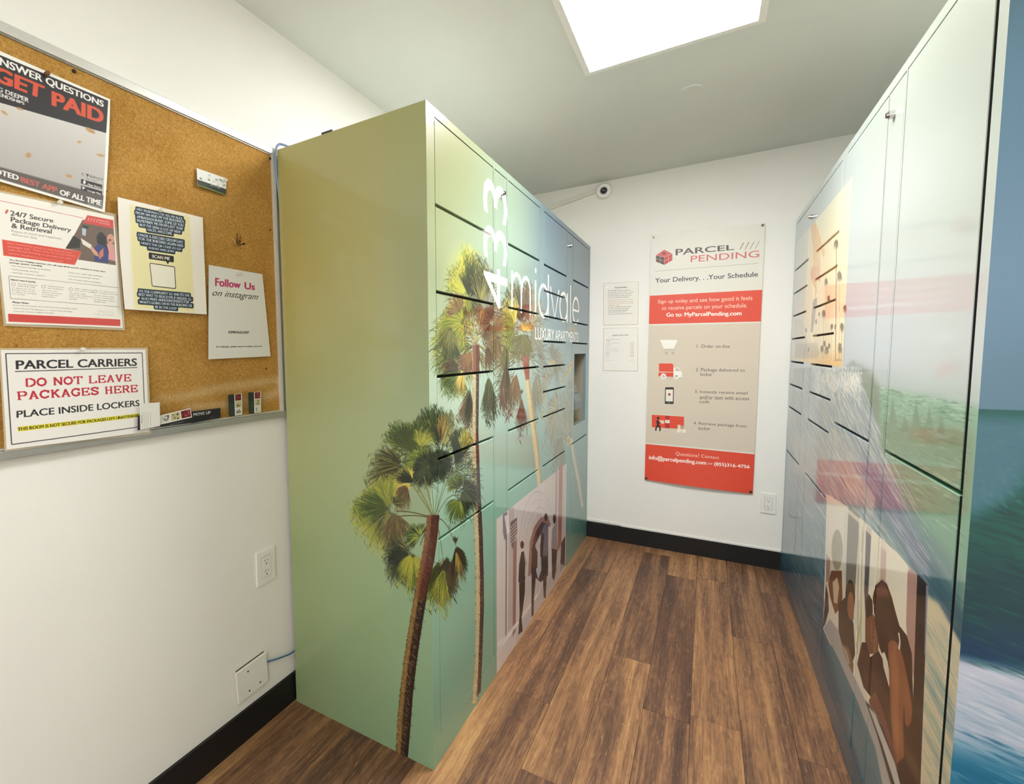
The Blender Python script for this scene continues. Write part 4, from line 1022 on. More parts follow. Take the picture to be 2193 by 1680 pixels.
tag(tube('cable_loop', pts, .0038, M_BLUEG), 'grey-blue cable looped over the top corner of the left lockers', 'cable')
bx = empty('antenna_box', (.2, .72, HL), 'small black box with a pale side lying on top of the left lockers', 'box')
bm = bmesh.new(); bm_box(bm, (.178, .665, HL), (.224, .672, HL+.036)); child_of(done(bm, 'end_cap', mat('black_plastic', (18, 18, 20), .4), None, bevel=.001), bx)
bm = bmesh.new(); bm_box(bm, (.1785, .672, HL), (.2235, .78, HL+.0355)); child_of(done(bm, 'housing', M_WPLAST, None, bevel=.001), bx)

# ================================================================== CORK BOARD
CBz0, CBz1, CBy0, CBy1 = 1.084, 2.000, -1.25, .612
cork = empty('cork_board', (0, (CBy0+CBy1)/2, CBz0), 'large cork notice board in a pale metal frame on the left wall', 'notice board')
cC = Canvas('wall', -.35, CBy1, CBz0, CBz1, 900, (178, 132, 58))
cC.A[:] = np.array((176, 133, 66))/255.
cC.A += cC.noise(3, 3, .045, 2)+cC.noise(1.3, 1.3, .075, 3)+cC.noise(60, 60, .03, 4)
sp = cC.noise(2.2, 2.2, 1, 6)[..., 0]; cC.A[sp > .80] *= .78; cC.A[sp < -.74] *= 1.12
for (pts, a, sf) in (([(340, 850), (400, 842), (470, 825), (560, 812), (612, 808), (612, 818), (560, 826), (470, 840), (400, 856), (330, 862)], .45, 9),
                     ([(390, 870), (470, 862), (540, 850), (590, 835), (612, 825), (612, 842), (560, 862), (470, 878), (400, 884)], .45, 9), ([(590, 810), (612, 806), (612, 838), (596, 836)], .5, 8)):
    cC.poly(pts, (222, 206, 180), a, sf)
for k in range(60):
    a = rng.uniform(0, 6.28); r_ = rng.gauss(0, 1); u = 511+math.cos(a)*r_*8; v = 518+math.sin(a)*r_*9
    cC.line([(u, v), (u+rng.uniform(-4, 4), v+rng.uniform(-3, 3)), (u+rng.uniform(-6, 6), v+rng.uniform(-6, 6))], 1.1, (78, 50, 26), .5)
cC.line([(508, 500), (507, 520), (514, 525), (522, 522)], 2.2, (30, 20, 14), .95); cC.line([(515, 505), (514, 520)], 1.6, (40, 26, 16), .9)
cC.ell(522.5, 522.5, 2.2, 2.4, (24, 16, 12)); 
for u, v in ((579, 493), (586, 500), (608, 873), (570, 790), (35, 741), (600, 600)): cC.ell(u, v, 2, 2, (80, 50, 30), .8)
im = cC.image('cork')
m, t, b = nt('cork'); L = t.links.new
ti = t.nodes.new('ShaderNodeTexImage'); ti.image = im; ti.extension = 'MIRROR'; L(ti.outputs[0], b.inputs['Base Color']); b.inputs['Roughness'].default_value = .85; b.inputs['Specular IOR Level'].default_value = .2
n = t.nodes.new('ShaderNodeTexNoise'); n.inputs['Scale'].default_value = 500; tc = t.nodes.new('ShaderNodeTexCoord'); L(tc.outputs['Object'], n.inputs['Vector'])
bp = t.nodes.new('ShaderNodeBump'); bp.inputs['Strength'].default_value = .3; bp.inputs['Distance'].default_value = .001; L(n.outputs['Fac'], bp.inputs['Height']); L(bp.outputs['Normal'], b.inputs['Normal'])
M_CORK = m
o = box('cork_sheet', (0, CBy0, CBz0), (.005, CBy1, CBz1), M_CORK); uv_planar(o.data, 1, 2, cC.a0, cC.a1, cC.b0, cC.b1); child_of(o, cork)
def rail(name, lo, hi, m): child_of(box(name, lo, hi, m, bevel=.002), cork)
rail('top_rail', (0, CBy0, CBz1-.018), (.014, CBy1, CBz1+.004), M_ALU)
bm = bmesh.new(); bm_box(bm, (.0, CBy0, CBz1-.021), (.009, CBy1-.012, CBz1-.018)); child_of(done(bm, 'top_rail_lip', M_ALUG), cork)
rail('side_rail', (0, CBy1-.014, CBz0+.012), (.014, CBy1, CBz1-.018), M_ALU)
rail('side_rail', (0, CBy0, CBz0+.012), (.014, CBy0+.014, CBz1-.018), M_ALU)
rail('bottom_rail', (0, CBy0, CBz0-.006), (.020, CBy1, CBz0+.013), M_ALUG)
rail('bottom_lip', (0, CBy0, CBz0+.013), (.012, CBy1-.014, CBz0+.018), M_ALU)
for u, v in ((158, 153), (578, 340)):
    p = hit(u, v, 0, .005); bm = bmesh.new(); bm_cyl(bm, p, (1, 0, 0), .0045, .003, 6); child_of(done(bm, 'mounting_screw', M_DARKSC), cork)

# ------------------------------------------------------------------ papers
def paper(name, corners, x, draw, label, cat, color=(236, 234, 226), res=1500, curl=None, rough=.55, coat=0.0, n=10, plane='wall', lam=None, group=None, edge_x=.0):
    """corners TL TR BR BL in the photo; the sheet is a curved grid of real size on its wall"""
    ax, val, ia, ib = PLANES[plane]
    val = x if ax == 0 else YB-x
    P = [hit(u, v, ax, val) for u, v in corners]
    a = [p[ia] for p in P]; b_ = [p[ib] for p in P]
    c_ = Canvas(plane, min(a)-.003, max(a)+.003, min(b_)-.003, max(b_)+.003, res, color)
    c_.pl = (ax, val, ia, ib)
    draw(c_)
    m = print_mat(name+'_print', c_.image(name), rough, coat, .12)
    bm = bmesh.new(); V = {}; th = .0004
    for j in range(n+1):
        for i in range(n+1):
            s, t_ = i/n, j/n
            q = P[0]*(1-s)*(1-t_)+P[1]*s*(1-t_)+P[2]*s*t_+P[3]*(1-s)*t_
            off = x+(curl(s, t_) if curl else 0)
            q = q.copy()
            if ax == 0: q.x = off
            else: q.y = YB-off
            V[i, j, 0] = bm.verts.new(q)
            q2 = q.copy()
            if ax == 0: q2.x -= th
            else: q2.y += th
            V[i, j, 1] = bm.verts.new(q2)
    for j in range(n):
        for i in range(n):
            bm.faces.new([V[i, j+1, 0], V[i+1, j+1, 0], V[i+1, j, 0], V[i, j, 0]]); bm.faces.new([V[i, j, 1], V[i+1, j, 1], V[i+1, j+1, 1], V[i, j+1, 1]])
    for i in range(n):
        bm.faces.new([V[i, 0, 0], V[i+1, 0, 0], V[i+1, 0, 1], V[i, 0, 1]]); bm.faces.new([V[i+1, n, 0], V[i, n, 0], V[i, n, 1], V[i+1, n, 1]])
        bm.faces.new([V[0, i+1, 0], V[0, i, 0], V[0, i, 1], V[0, i+1, 1]]); bm.faces.new([V[n, i, 0], V[n, i+1, 0], V[n, i+1, 1], V[n, i, 1]])
    bmesh.ops.recalc_face_normals(bm, faces=bm.faces)
    cen = (P[0]+P[2])/2
    o = done(bm, name, m, origin=cen, smooth=True)
    uv_planar(o.data, ia, ib, c_.a0, c_.a1, c_.b0, c_.b1, off=cen)
    if label: tag(o, label, cat, group)
    return o
def laminate(corners, x, parent, d=4, plane='wall'):
    """clear plastic pouch margin round a sheet"""
    cx = sum(c[0] for c in corners)/4; cy = sum(c[1] for c in corners)/4
    ax, val, ia, ib = PLANES[plane]
    val = x if ax == 0 else YB-x
    def P(g): return [hit(u+(g if u > cx else -g), v+(g if v > cy else -g), ax, val) for u, v in corners]
    O_, I_ = P(d), P(0)
    bm = bmesh.new(); vo = []; vi = []
    for p in O_: vo.append(bm.verts.new((x, p.y, p.z) if ax == 0 else (p.x, YB-x, p.z)))
    for p in I_: vi.append(bm.verts.new((x, p.y, p.z) if ax == 0 else (p.x, YB-x, p.z)))
    for i in range(4): j = (i+1) % 4; bm.faces.new([vo[i], vo[j], vi[j], vi[i]])
    r_ = bmesh.ops.extrude_face_region(bm, geom=bm.faces[:]); vv = [g for g in r_['geom'] if isinstance(g, bmesh.types.BMVert)]
    bmesh.ops.translate(bm, verts=vv, vec=(.0004, 0, 0) if ax == 0 else (0, -.0004, 0)); bmesh.ops.recalc_face_normals(bm, faces=bm.faces)
    o = done(bm, 'laminate_edge', M_LAM); o.parent = parent; o.matrix_parent_inverse = Matrix.Translation(-parent.location)
    return o
M_LAM, t, b = nt('clear_laminate'); b.inputs['Base Color'].default_value = srgb((226, 214, 186)); b.inputs['Roughness'].default_value = .12; b.inputs['Alpha'].default_value = .42
BLK = (28, 28, 30)
# --- poster "GET PAID" (the printed figure and its code are left out)
q5 = lambda *p: [(x/4.54, 80+y/4.54) for x, y in p]
def d_paid(c):
    c.poly(q5((-260, 66), (1050, 618), (1024, 936), (-260, 570)), (44, 42, 46))
    c.poly(q5((-260, 570), (1024, 936), (1000, 1540), (-260, 1190)), lambda X, Y: np.stack([214-230*np.clip(1.86-Y, 0, .3), 211-230*np.clip(1.86-Y, 0, .3), 206-220*np.clip(1.86-Y, 0, .3)], -1))
    c.poly(q5((-260, 1190), (1002, 1540), (990, 1672), (-260, 1300)), (92, 86, 84), 1, 1)
    c.text('ANSWER QUESTIONS', *q5((-105, 150), (1008, 624), (1004, 694), (-105, 246)), (238, 236, 232), .03)
    c.text('GET', *q5((-80, 262), (432, 478), (414, 612), (-80, 420)), (214, 84, 58), .045)
    c.text('PAID', *q5((497, 522), (1004, 712), (1000, 848), (495, 664)), (214, 84, 58), .045)
    c.text('G DEEPER', *q5((-28, 484), (276, 598), (272, 642), (-28, 526)), (232, 230, 226), .02)
    c.text('ENDSHIPS', *q5((-16, 540), (232, 638), (229, 664), (-16, 578)), (232, 230, 226), .02)
    for (x, y, rx, ry, ro) in ((35, 740, 40, 12, .6), (185, 700, 40, 12, .3), (870, 910, 55, 20, .5), (762, 1022, 22, 12, 0), (970, 1152, 40, 12, .2), (270, 1150, 28, 26, 0), (665, 1352, 34, 16, .2)):
        c.ell(x/4.54, 80+y/4.54, rx/4.54, ry/4.54, (186, 140, 90), .85, 1, ro)
    c.text('C', *q5((785, 1318), (815, 1326), (813, 1350), (785, 1342)), (70, 66, 64)); c.poly(q5((828, 1328), (860, 1338), (842, 1362)), (70, 66, 64))
    c.text('RROT', *q5((868, 1342), (1000, 1380), (997, 1404), (866, 1366)), (70, 66, 64))
    c.text('Stay deeper', *q5((830, 1365), (948, 1400), (946, 1418), (828, 1384)), (110, 106, 104))
    for dy, s in ((0, 'App Store'), (62, 'Google Play')):
        c.poly(q5((783, 1380+dy), (988, 1438+dy), (985, 1478+dy), (781, 1424+dy)), (44, 42, 46))
        c.text(s, *q5((845, 1420+dy), (976, 1456+dy), (974, 1476+dy), (843, 1441+dy)), (236, 234, 230), .01)
        if dy: c.poly(q5((795, 1448), (828, 1470), (795, 1482)), (220, 218, 214))
        else:
            c.ell(815/4.54, 80+1412/4.54, 3, 3.6, (236, 234, 230)); c.ell(817/4.54, 80+1392/4.54, 1, 1.6, (236, 234, 230), 1, 0, .5)
    c.text('VOTED', *q5((-120, 1250), (180, 1345), (178, 1395), (-120, 1306)), (238, 236, 232), .035)
    c.text('BEST APP', *q5((200, 1356), (555, 1462), (550, 1516), (198, 1406)), (196, 96, 84), .035)
    c.text('OF ALL TIME', *q5((580, 1480), (985, 1590), (981, 1642), (577, 1532)), (238, 236, 232), .035)
    c.text('(BASICALLY)', *q5((850, 1612), (985, 1650), (984, 1668), (849, 1630)), (210, 206, 202))
paper('poster', [(-48, 88), (236, 213), (224, 455.5), (-54, 373)], .012, d_paid, 'glossy dark-headed poster reading GET PAID at the top left of the cork board', 'poster', (240, 238, 232), 1400,
      curl=lambda s, t: .004*math.sin(math.pi*t)+.006*max(0, t-.8)*s, coat=.4)
# --- 24/7 flyer
q2 = lambda *p: [(x/5.25, 400+y/5.25) for x, y in p]
def d_247(c):
    c.line(q2((-20, 156), (930, 355)), 1.6, (190, 90, 80))
    c.line(q2((62, 302), (86, 262)), 5, (190, 80, 70))
    c.text('24/7 Secure', *q2((115, 268), (596, 362), (592, 408), (115, 326)), (58, 54, 58), .012)
    c.text('Package Delivery', *q2((120, 338), (798, 470), (790, 524), (120, 412)), (58, 54, 58), .012)
    c.text('& Retrieval', *q2((128, 410), (578, 482), (575, 532), (126, 464)), (58, 54, 58), .012)
    c.text('Peace of mind and happiness,', *q2((128, 482), (695, 576), (692, 606), (128, 522)), (140, 136, 134))
    c.text('delivered daily', *q2((130, 522), (416, 570), (413, 600), (130, 556)), (140, 136, 134))
    c.poly(q2((22, 595), (910, 733), (835, 882), (38, 775)), (214, 76, 62))
    for i, s in enumerate(('Our community wants to help keep all your', "packages safe. That's why we've partnered", 'with Parcel Pending to provide you with', 'secure, weatherproof lockers on-site.')):
        r_ = (805, 832, 796, 712)[i]; c.text(s, *q2((82+i*5, 622+i*38), (r_, 740+i*32), (r_-2, 762+i*32), (82+i*5, 648+i*38)), (240, 170, 156))
    # photograph: handing over a parcel
    c.poly(q2((925, 372), (1276, 470), (1300, 885), (872, 822), (910, 733), (728, 698), (830, 545)), (108, 88, 78))
    c.poly(q2((820, 552), (900, 600), (892, 690), (735, 696)), (44, 36, 34)); c.poly(q2((920, 430), (995, 445), (985, 480), (925, 470)), (60, 50, 48))
    c.poly(q2((920, 465), (965, 478), (958, 555), (918, 545)), (176, 196, 214)); c.poly(q2((902, 580), (1030, 660), (1010, 700), (925, 650)), (232, 226, 218))
    c.ell(1130/5.25, 400+590/5.25, 9, 15, (34, 28, 34)); c.poly(q2((1080, 560), (1130, 530), (1190, 560), (1215, 700), (1220, 780), (1160, 740)), (34, 28, 34))
    c.poly(q2((1050, 690), (1110, 640), (1190, 680), (1220, 780), (1215, 860), (1060, 840)), (46, 58, 120)); c.poly(q2((1110, 740), (1160, 690), (1160, 780), (1110, 820)), (206, 116, 96))
    c.poly(q2((1010, 700), (1060, 770), (1110, 790), (1090, 740), (1020, 660)), (214, 156, 130)); c.ell(1240/5.25, 400+590/5.25, 8, 11, (206, 150, 130))
    c.poly(q2((1195, 640), (1280, 650), (1298, 840), (1215, 820), (1220, 740)), (216, 150, 150)); c.ell(1232/5.25, 400+602/5.25, 4, 3, (120, 70, 60), .7)
    c.poly(q2((978, 322), (1272, 378), (1276, 475), (925, 408), (950, 372)), (206, 70, 66))
    for k in range(4): c.line(q2((985+k*32, 385+k*6), (1000+k*32, 350+k*6)), 2, (232, 190, 184))
    c.text('PARCEL', *q2((1105, 368), (1232, 392), (1230, 410), (1104, 386)), (240, 206, 200)); c.text('PENDING', *q2((1108, 396), (1234, 420), (1232, 438), (1106, 412)), (240, 206, 200))
    g = (104, 98, 96)
    def tx(s, x0, y0, x1, y1, h=17, col=g, b_=0): c.text(s, *q2((x0, y0), (x1, y1), (x1, y1+h), (x0, y0+h)), col, b_)
    tx('As a Parcel Pending customer, you will enjoy all the benefits and features of our smart', 105, 815, 1180, 950, 18, (70, 66, 66), .015)
    tx('package system, including:', 105, 846, 470, 888, 18, (70, 66, 66), .015)
    tx('• On-demand package accessibility', 115, 880, 566, 934, 18); tx('• Total package security', 115, 920, 430, 956, 18); tx('• 24/7/365 customer support', 118, 958, 498, 998, 18)
    tx('• Email, text, and/or app notification', 755, 958, 1150, 1004, 18); tx('• Contact-free package retrieval', 758, 996, 1108, 1032, 18); tx('• No 3rd party delivery scheduling', 760, 1032, 1126, 1076, 18)
    c.line(q2((96, 1005), (1330, 1138)), 1.2, g); c.line(q2((118, 1258), (1340, 1352)), 1.2, g); c.line(q2((97, 1005), (118, 1258)), 1.2, g)
    tx("Here's how it works:", 122, 1036, 400, 1066, 18, (70, 66, 66), .015)
    for (x, y, ls) in ((150, 1098, ('You will receive an', 'email with a link', 'to register for Parcel', 'Pending. Click the link', 'to register and complete', 'your profile.')), (485, 1126, ('Accept the terms', 'and conditions,', 'then enter your', 'payment information', 'to complete your', 'registration.')),
                       (790, 1155, ('After registering,', 'you will be notified', 'via email, text,', 'and/or app notification', 'when you receive a', 'package.')), (1068, 1182, ('To retrieve your', 'package, enter the', 'access code provided', 'in your notification', "on the locker kiosk's", 'touchscreen.'))):
        c.ell(x/5.25, 400+y/5.25, 4.4, 3.4, g); c.ell(x/5.25, 400+y/5.25, 3.7, 2.7, (236, 234, 226))
        for i, s in enumerate(ls):
            x0 = x+45 if i < 2 else x-18; w_ = len(s)*11.5; y0 = y-14+i*23; tx(s, x0, y0, x0+w_, y0+w_*.1, 14)
    tx('Please Note:', 140, 1290, 320, 1302, 18, (70, 66, 66), .015)
    tx('If you did not receive the email from Parcel Pending, check', 145, 1325, 860, 1370, 17); tx('with Property Management or contact Parcel Pending', 145, 1360, 805, 1400, 17); tx('Customer Service at (855) 316-4756.', 150, 1394, 604, 1418, 17)
    tx('SPECIAL', 1090, 1392, 1280, 1402, 22, (206, 202, 194)); tx('DELIVERY', 1062, 1424, 1290, 1438, 22, (206, 202, 194))
    c.poly(q2((90, 1430), (1350, 1494), (1352, 1570), (94, 1518)), (206, 66, 58))
crn = [(-16, 409), (244, 464), (263, 702.9), (13, 693.3)]
o = paper('flyer', crn, .009, d_247, 'laminated red and white flyer headed 24/7 Secure Package Delivery, under the GET PAID poster', 'flyer', (236, 233, 224), 1500, coat=.8, curl=lambda s, t: .002*math.sin(math.pi*s))
laminate(crn, .009, o, 5)
# --- notice with dark bubbles (its code is left out)
q3 = lambda *p: [(240+x/4.54, 410+y/4.54) for x, y in p]
def d_hey(c):
    c.poly(q3((165, 140), (752, 246), (792, 1176), (195, 1140)), (232, 224, 166), .9, 4)
    nav = (28, 46, 62); tc_ = (206, 214, 222)
    L_ = [('HEY RESIDENTS OF 433, I\'M ALEX', 232, 165, 680, 258, 27), ('FROM 104 AND I\'M THE BUILDING\'S', 222, 197, 695, 288, 27), ('AMBASSADOR/REP. SOME OF YOU', 232, 236, 690, 322, 27), ('REMEMBER ME FROM LAST YEAR', 235, 272, 685, 354, 27), ('BUT I\'VE SEEN A LOT OF NEW', 264, 314, 662, 386, 27), ('FACES, WELCOME.', 340, 364, 582, 404, 27),
          ('I MADE A DISCORD GROUPCHAT', 248, 411, 688, 484, 27), ('FOR THE BUILDING AGAIN AND', 256, 447, 688, 520, 27), ('HERE\'S THE QR CODE SO GO', 280, 492, 666, 554, 27), ('AHEAD AND JOIN', 350, 540, 596, 578, 26),
          ('ITS THE COMMUNITY GC AND ITS THE', 250, 960, 742, 1002, 26), ('BEST WAY TO REACH ME IF NEEDED. ILL', 240, 992, 764, 1040, 26), ('ALSO MAKE ANNOUNCEMENTS FOR', 266, 1030, 738, 1068, 26), ('WHAT\'S GOING ON IN THE BUILDING OR', 246, 1064, 768, 1102, 26), ('BE IN THE LOOP', 402, 1112, 614, 1130, 26)]
    for s, x0, y0, x1, y1, h in L_:
        c.poly(q3((x0-10, y0-14), (x1+10, y1-12), (x1+16, y1), (x1+15, y1+h+2), (x1+8, y1+h+13), (x0-8, y0+h+12), (x0-15, y0+h), (x0-16, y0)), nav)
    for s, x0, y0, x1, y1, h in L_: c.text(s, *q3((x0, y0), (x1, y1), (x1, y1+h), (x0, y0+h)), tc_, .008)
    c.poly(q3((358, 596), (590, 632), (596, 640), (595, 686), (588, 693), (552, 688), (536, 712), (520, 683), (360, 660), (352, 652), (352, 604)), BLK)
    c.text('SCAN ME', *q3((384, 617), (558, 642), (557, 674), (383, 648)), (236, 232, 214), .02)
    c.poly(q3((366, 698), (596, 733), (606, 742), (612, 940), (604, 952), (384, 928), (374, 918), (358, 708)), BLK); c.poly(q3((368, 705), (594, 740), (600, 748), (605, 936), (600, 944), (386, 921), (380, 914), (364, 712)), (236, 232, 214))
paper('notice', [(249, 423), (434, 466), (441, 674), (262, 663)], .012, d_hey, 'white and pale yellow notice with dark navy text bubbles on the cork board', 'notice', (238, 233, 222), 1500,
      curl=lambda s, t: .012*(1-s)*abs(t-.45)*1.2+.004*t)
def d_follow(c):
    c.text('Follow', *q3((1000, 840), (1248, 878), (1246, 944), (998, 922)), (186, 44, 100), .03); c.text('Us', *q3((1286, 884), (1388, 898), (1386, 962), (1285, 952)), (186, 44, 100), .03)
    c.text('on instagram', *q3((972, 958), (1420, 1002), (1414, 1074), (966, 1034)), (50, 46, 48), 0, .45)
    c.text('433MIDVALELUXURY', *q3((1117, 1359), (1325, 1361), (1325, 1386), (1117, 1383)), (60, 56, 56), .03)
    c.text('Fun challenges, updates, featured residents, and more!', *q3((995, 1506), (1450, 1500), (1450, 1517), (995, 1524)), (50, 46, 48), .01, .2)
paper('notice', [(447, 567.5), (562, 587.5), (577.7, 763.5), (442, 770)], .010, d_follow, 'small white notice reading Follow Us in pink lettering on the cork board', 'notice', (224, 224, 218), 1500, curl=lambda s, t: .010*(1-s)*t+.004*s*t)
# --- parcel carriers sign, with slab-serif red lines
q4 = lambda *p: [(x/3.427, 720+y/3.427) for x, y in p]
SER = {'D': ([(0.12,0,0.12,1),(0.12,1,.5,1),(.5,1,.85,.8),(.85,.8,.92,.5),(.92,.5,.85,.2),(.85,.2,.5,0),(.5,0,.12,0)], [(.02,.25,0),(.02,.25,1)]),
 'O': ([(.5,1,.18,.85),(.18,.85,.06,.5),(.06,.5,.18,.15),(.18,.15,.5,0),(.5,0,.82,.15),(.82,.15,.94,.5),(.94,.5,.82,.85),(.82,.85,.5,1)], []),
 'N': ([(.14,0,.14,1),(.14,1,.84,0),(.84,0,.84,1)], [(.0,.3,0),(.0,.2,1),(.7,1,1)]), 'T': ([(.06,1,.94,1),(.5,0,.5,1),(.06,1,.06,.78),(.94,1,.94,.78)], [(.32,.68,0)]),
 'L': ([(.2,0,.2,1),(.2,0,.92,0),(.92,0,.92,.25)], [(.04,.4,1),(.04,.4,0)]), 'E': ([(.2,0,.2,1),(.2,1,.9,1),(.2,.5,.7,.5),(.2,0,.92,0),(.9,1,.9,.8),(.92,0,.92,.22),(.7,.62,.7,.38)], [(.04,.4,1),(.04,.4,0)]),
 'A': ([(.5,1,.16,0),(.5,1,.84,0),(.26,.32,.74,.32)], [(.0,.32,0),(.66,1,0)]), 'V': ([(.5,0,.16,1),(.5,0,.84,1)], [(.0,.34,1),(.66,1,1)]),
 'P': ([(.2,0,.2,1),(.2,1,.7,1),(.7,1,.9,.85),(.9,.85,.9,.65),(.9,.65,.7,.48),(.7,.48,.2,.48)], [(.04,.4,0),(.04,.3,1)]), 'C': ([(.9,.72,.8,.92),(.8,.92,.5,1),(.5,1,.2,.85),(.2,.85,.06,.5),(.06,.5,.2,.15),(.2,.15,.5,0),(.5,0,.9,.2),(.9,1,.9,.7)], []),
 'K': ([(.2,0,.2,1),(.2,.4,.8,1),(.42,.62,.84,0)], [(.04,.38,0),(.04,.38,1),(.62,.98,1),(.66,1,0)]), 'G': ([(.88,.74,.8,.92),(.8,.92,.5,1),(.5,1,.2,.85),(.2,.85,.06,.5),(.06,.5,.2,.15),(.2,.15,.5,0),(.5,0,.86,.12),(.86,.12,.86,.45),(.88,1,.88,.72)], [(.62,1,.45)]),
 'S': ([(.84,.75,.8,.92),(.8,.92,.5,1),(.5,1,.16,.9),(.16,.9,.14,.68),(.14,.68,.84,.36),(.84,.36,.86,.14),(.86,.14,.5,0),(.5,0,.2,.08),(.14,0,.14,.28),(.86,1,.86,.74)], []),
 'H': ([(.2,0,.2,1),(.8,0,.8,1),(.2,.5,.8,.5)], [(.04,.38,0),(.04,.38,1),(.62,.98,0),(.62,.98,1)]), 'R': ([(.2,0,.2,1),(.2,1,.65,1),(.65,1,.84,.86),(.84,.86,.84,.66),(.84,.66,.65,.5),(.65,.5,.2,.5),(.5,.5,.88,0)], [(.04,.38,0),(.04,.3,1),(.78,1.02,0)]),
 ' ': ([], [])}
def slab(c, s, TL, TR, BR, BL, col, th=.21):
    q = c.px([TL, TR, BR, BL]); n_ = sum(.55 if k == ' ' else 1 for k in s); x = 0; polys = []
    H_ = np.linalg.norm(q[0]-q[3])
    def mp(u, v): return (1-v)*((1-u)*q[3]+u*q[2])+v*((1-u)*q[0]+u*q[1])
    for ch in s:
        w_ = .55 if ch == ' ' else 1
        st, se = SER[ch]
        for (x0, y0, x1, y1) in st:
            hor = abs(y1-y0) < .05; e_ = .04
            a = mp((x+x0*.9)/n_, .05+y0*.9); b_ = mp((x+x1*.9)/n_, .05+y1*.9); d_ = b_-a; d_ = d_/max(np.linalg.norm(d_), 1e-6)*H_*.03
            polys.append(c.stroke_pts([a-d_, (a+b_)/2, b_+d_], H_*(.11 if hor else th)))
        for (x0, x1, y0) in se:
            a = mp((x+x0*.9)/n_, .05+y0*.9); b_ = mp((x+x1*.9)/n_, .05+y0*.9); polys.append(c.stroke_pts([a, (a+b_)/2, b_], H_*.10))
        x += w_
    for P in polys: c.fill([P], col)
def d_sign(c):
    for a, b_ in (((42, 130), (1042, 125)), ((1042, 125), (1064, 664)), ((1064, 661), (85, 797)), ((85, 797), (42, 130))): c.line(q4(a, b_), 3.0, (50, 46, 52))
    c.text('PARCEL CARRIERS', *q4((115, 180), (1003, 165), (1003, 220), (117, 246)), BLK, .022)
    c.line(q4((110, 262), (1006, 232)), 2.6, BLK)
    slab(c, 'DO NOT LEAVE', *q4((185, 313), (965, 280), (965, 332), (188, 374)), (184, 30, 48))
    slab(c, 'PACKAGES HERE', *q4((120, 410), (1012, 358), (1014, 410), (126, 472)), (184, 30, 48))
    c.text('PLACE INSIDE LOCKERS', *q4((120, 550), (1020, 470), (1021, 514), (122, 602)), BLK, .014)
    c.poly(q4((128, 668), (1022, 568), (1023, 595), (130, 702)), (226, 214, 46))
    c.text('THIS ROOM IS NOT SECURE FOR PACKAGES LEFT UNATTENDED', *q4((128, 673), (1020, 573), (1021, 593), (130, 697)), (60, 56, 22), .014)
crn = [(1.5, 750), (311.6, 749), (320, 925), (14, 963.6)]
o = paper('sign', crn, .0215, d_sign, 'laminated white sign PARCEL CARRIERS DO NOT LEAVE PACKAGES HERE standing on the board rail', 'sign', (234, 231, 226), 1500, coat=.6, curl=lambda s, t: .004*t*math.sin(math.pi*s))
laminate(crn, .0212, o, 4)
# --- cards tucked along the rail
def d_white(c):
    for k in range(4): c.line(q4((1042+k*14, 560), (1046+k*14, 685)), 1.3, (150, 150, 146), .8)
    c.line(q4((1104, 560), (1106, 680)), 1.3, (150, 150, 146), .8); c.text('MENTAL', *q4((1036, 640), (1036, 580), (1046, 580), (1046, 640)), (120, 120, 118))
paper('business_card', q4((1024, 496), (1172, 487), (1176, 660), (1030, 690)), .031, d_white, 'plain white business card standing upright in front of the parcel carriers sign', 'card', (222, 222, 214), 1500, n=2)
paper('business_card', q4((1012, 585), (1040, 580), (1044, 688), (1010, 694)), .0300, lambda c: None, 'dark business card mostly hidden behind the plain white card', 'card', (36, 38, 46), 1500, n=2)
def photos3(c, A, B, C_, D):
    """three little pictures filling a quad along its long side"""
    pals = [((206, 206, 196), (120, 120, 106), (60, 58, 52)), ((190, 180, 140), (110, 120, 70), (60, 70, 40)), ((120, 30, 40), (186, 110, 110), (50, 20, 26))]
    A, B, C_, D = map(np.array, (A, B, C_, D))
    for k in range(3):
        f = lambda s, t: tuple((1-t)*((1-s)*A+s*B)+t*((1-s)*D+s*C_))
        s0, s1 = k/3+.015, (k+1)/3-.015
        c.poly([f(s0, .06), f(s1, .06), f(s1, .94), f(s0, .94)], pals[k][0])
        for j in range(9):
            s = rng.uniform(s0+.02, s1-.08); t_ = rng.uniform(.1, .7)
            c.poly([f(s, t_), f(s+.07, t_+.02), f(s+.05, t_+.2), f(s+.01, t_+.16)], rng.choice(pals[k]), .9)
def d_strip(c):
    c.poly(q4((1170, 584), (1398, 530), (1410, 598), (1174, 652)), (232, 230, 222))
    photos3(c, *q4((1174, 588), (1396, 534), (1408, 594), (1176, 648)))
    c.text('YOUR KEY TO CREATING A', *q4((1240, 648), (1352, 624), (1353, 634), (1241, 658)), (170, 170, 168))
def d_move(c):
    c.text('MOVE UP', *q4((1420, 566), (1546, 550), (1546, 572), (1420, 588)), (214, 214, 212), .01)
    for k in range(9): c.line(q4((1530+k*5, 602), (1540+k*5, 590+rng.uniform(-4, 4)), (1550+k*4, 600)), 1, (80, 84, 88), .7)
paper('business_card', q4((1400, 556), (1618, 528), (1620, 600), (1404, 642)), .0225, d_move, 'black business card reading MOVE UP lying along the board rail', 'card', (22, 23, 26), 1800, n=2)
paper('business_card', q4((1172, 585), (1400, 528), (1422, 636), (1172, 668)), .0245, d_strip, 'dark business card with a row of three pictures, leaning beside the MOVE UP card', 'card', (26, 28, 32), 1800, n=2)
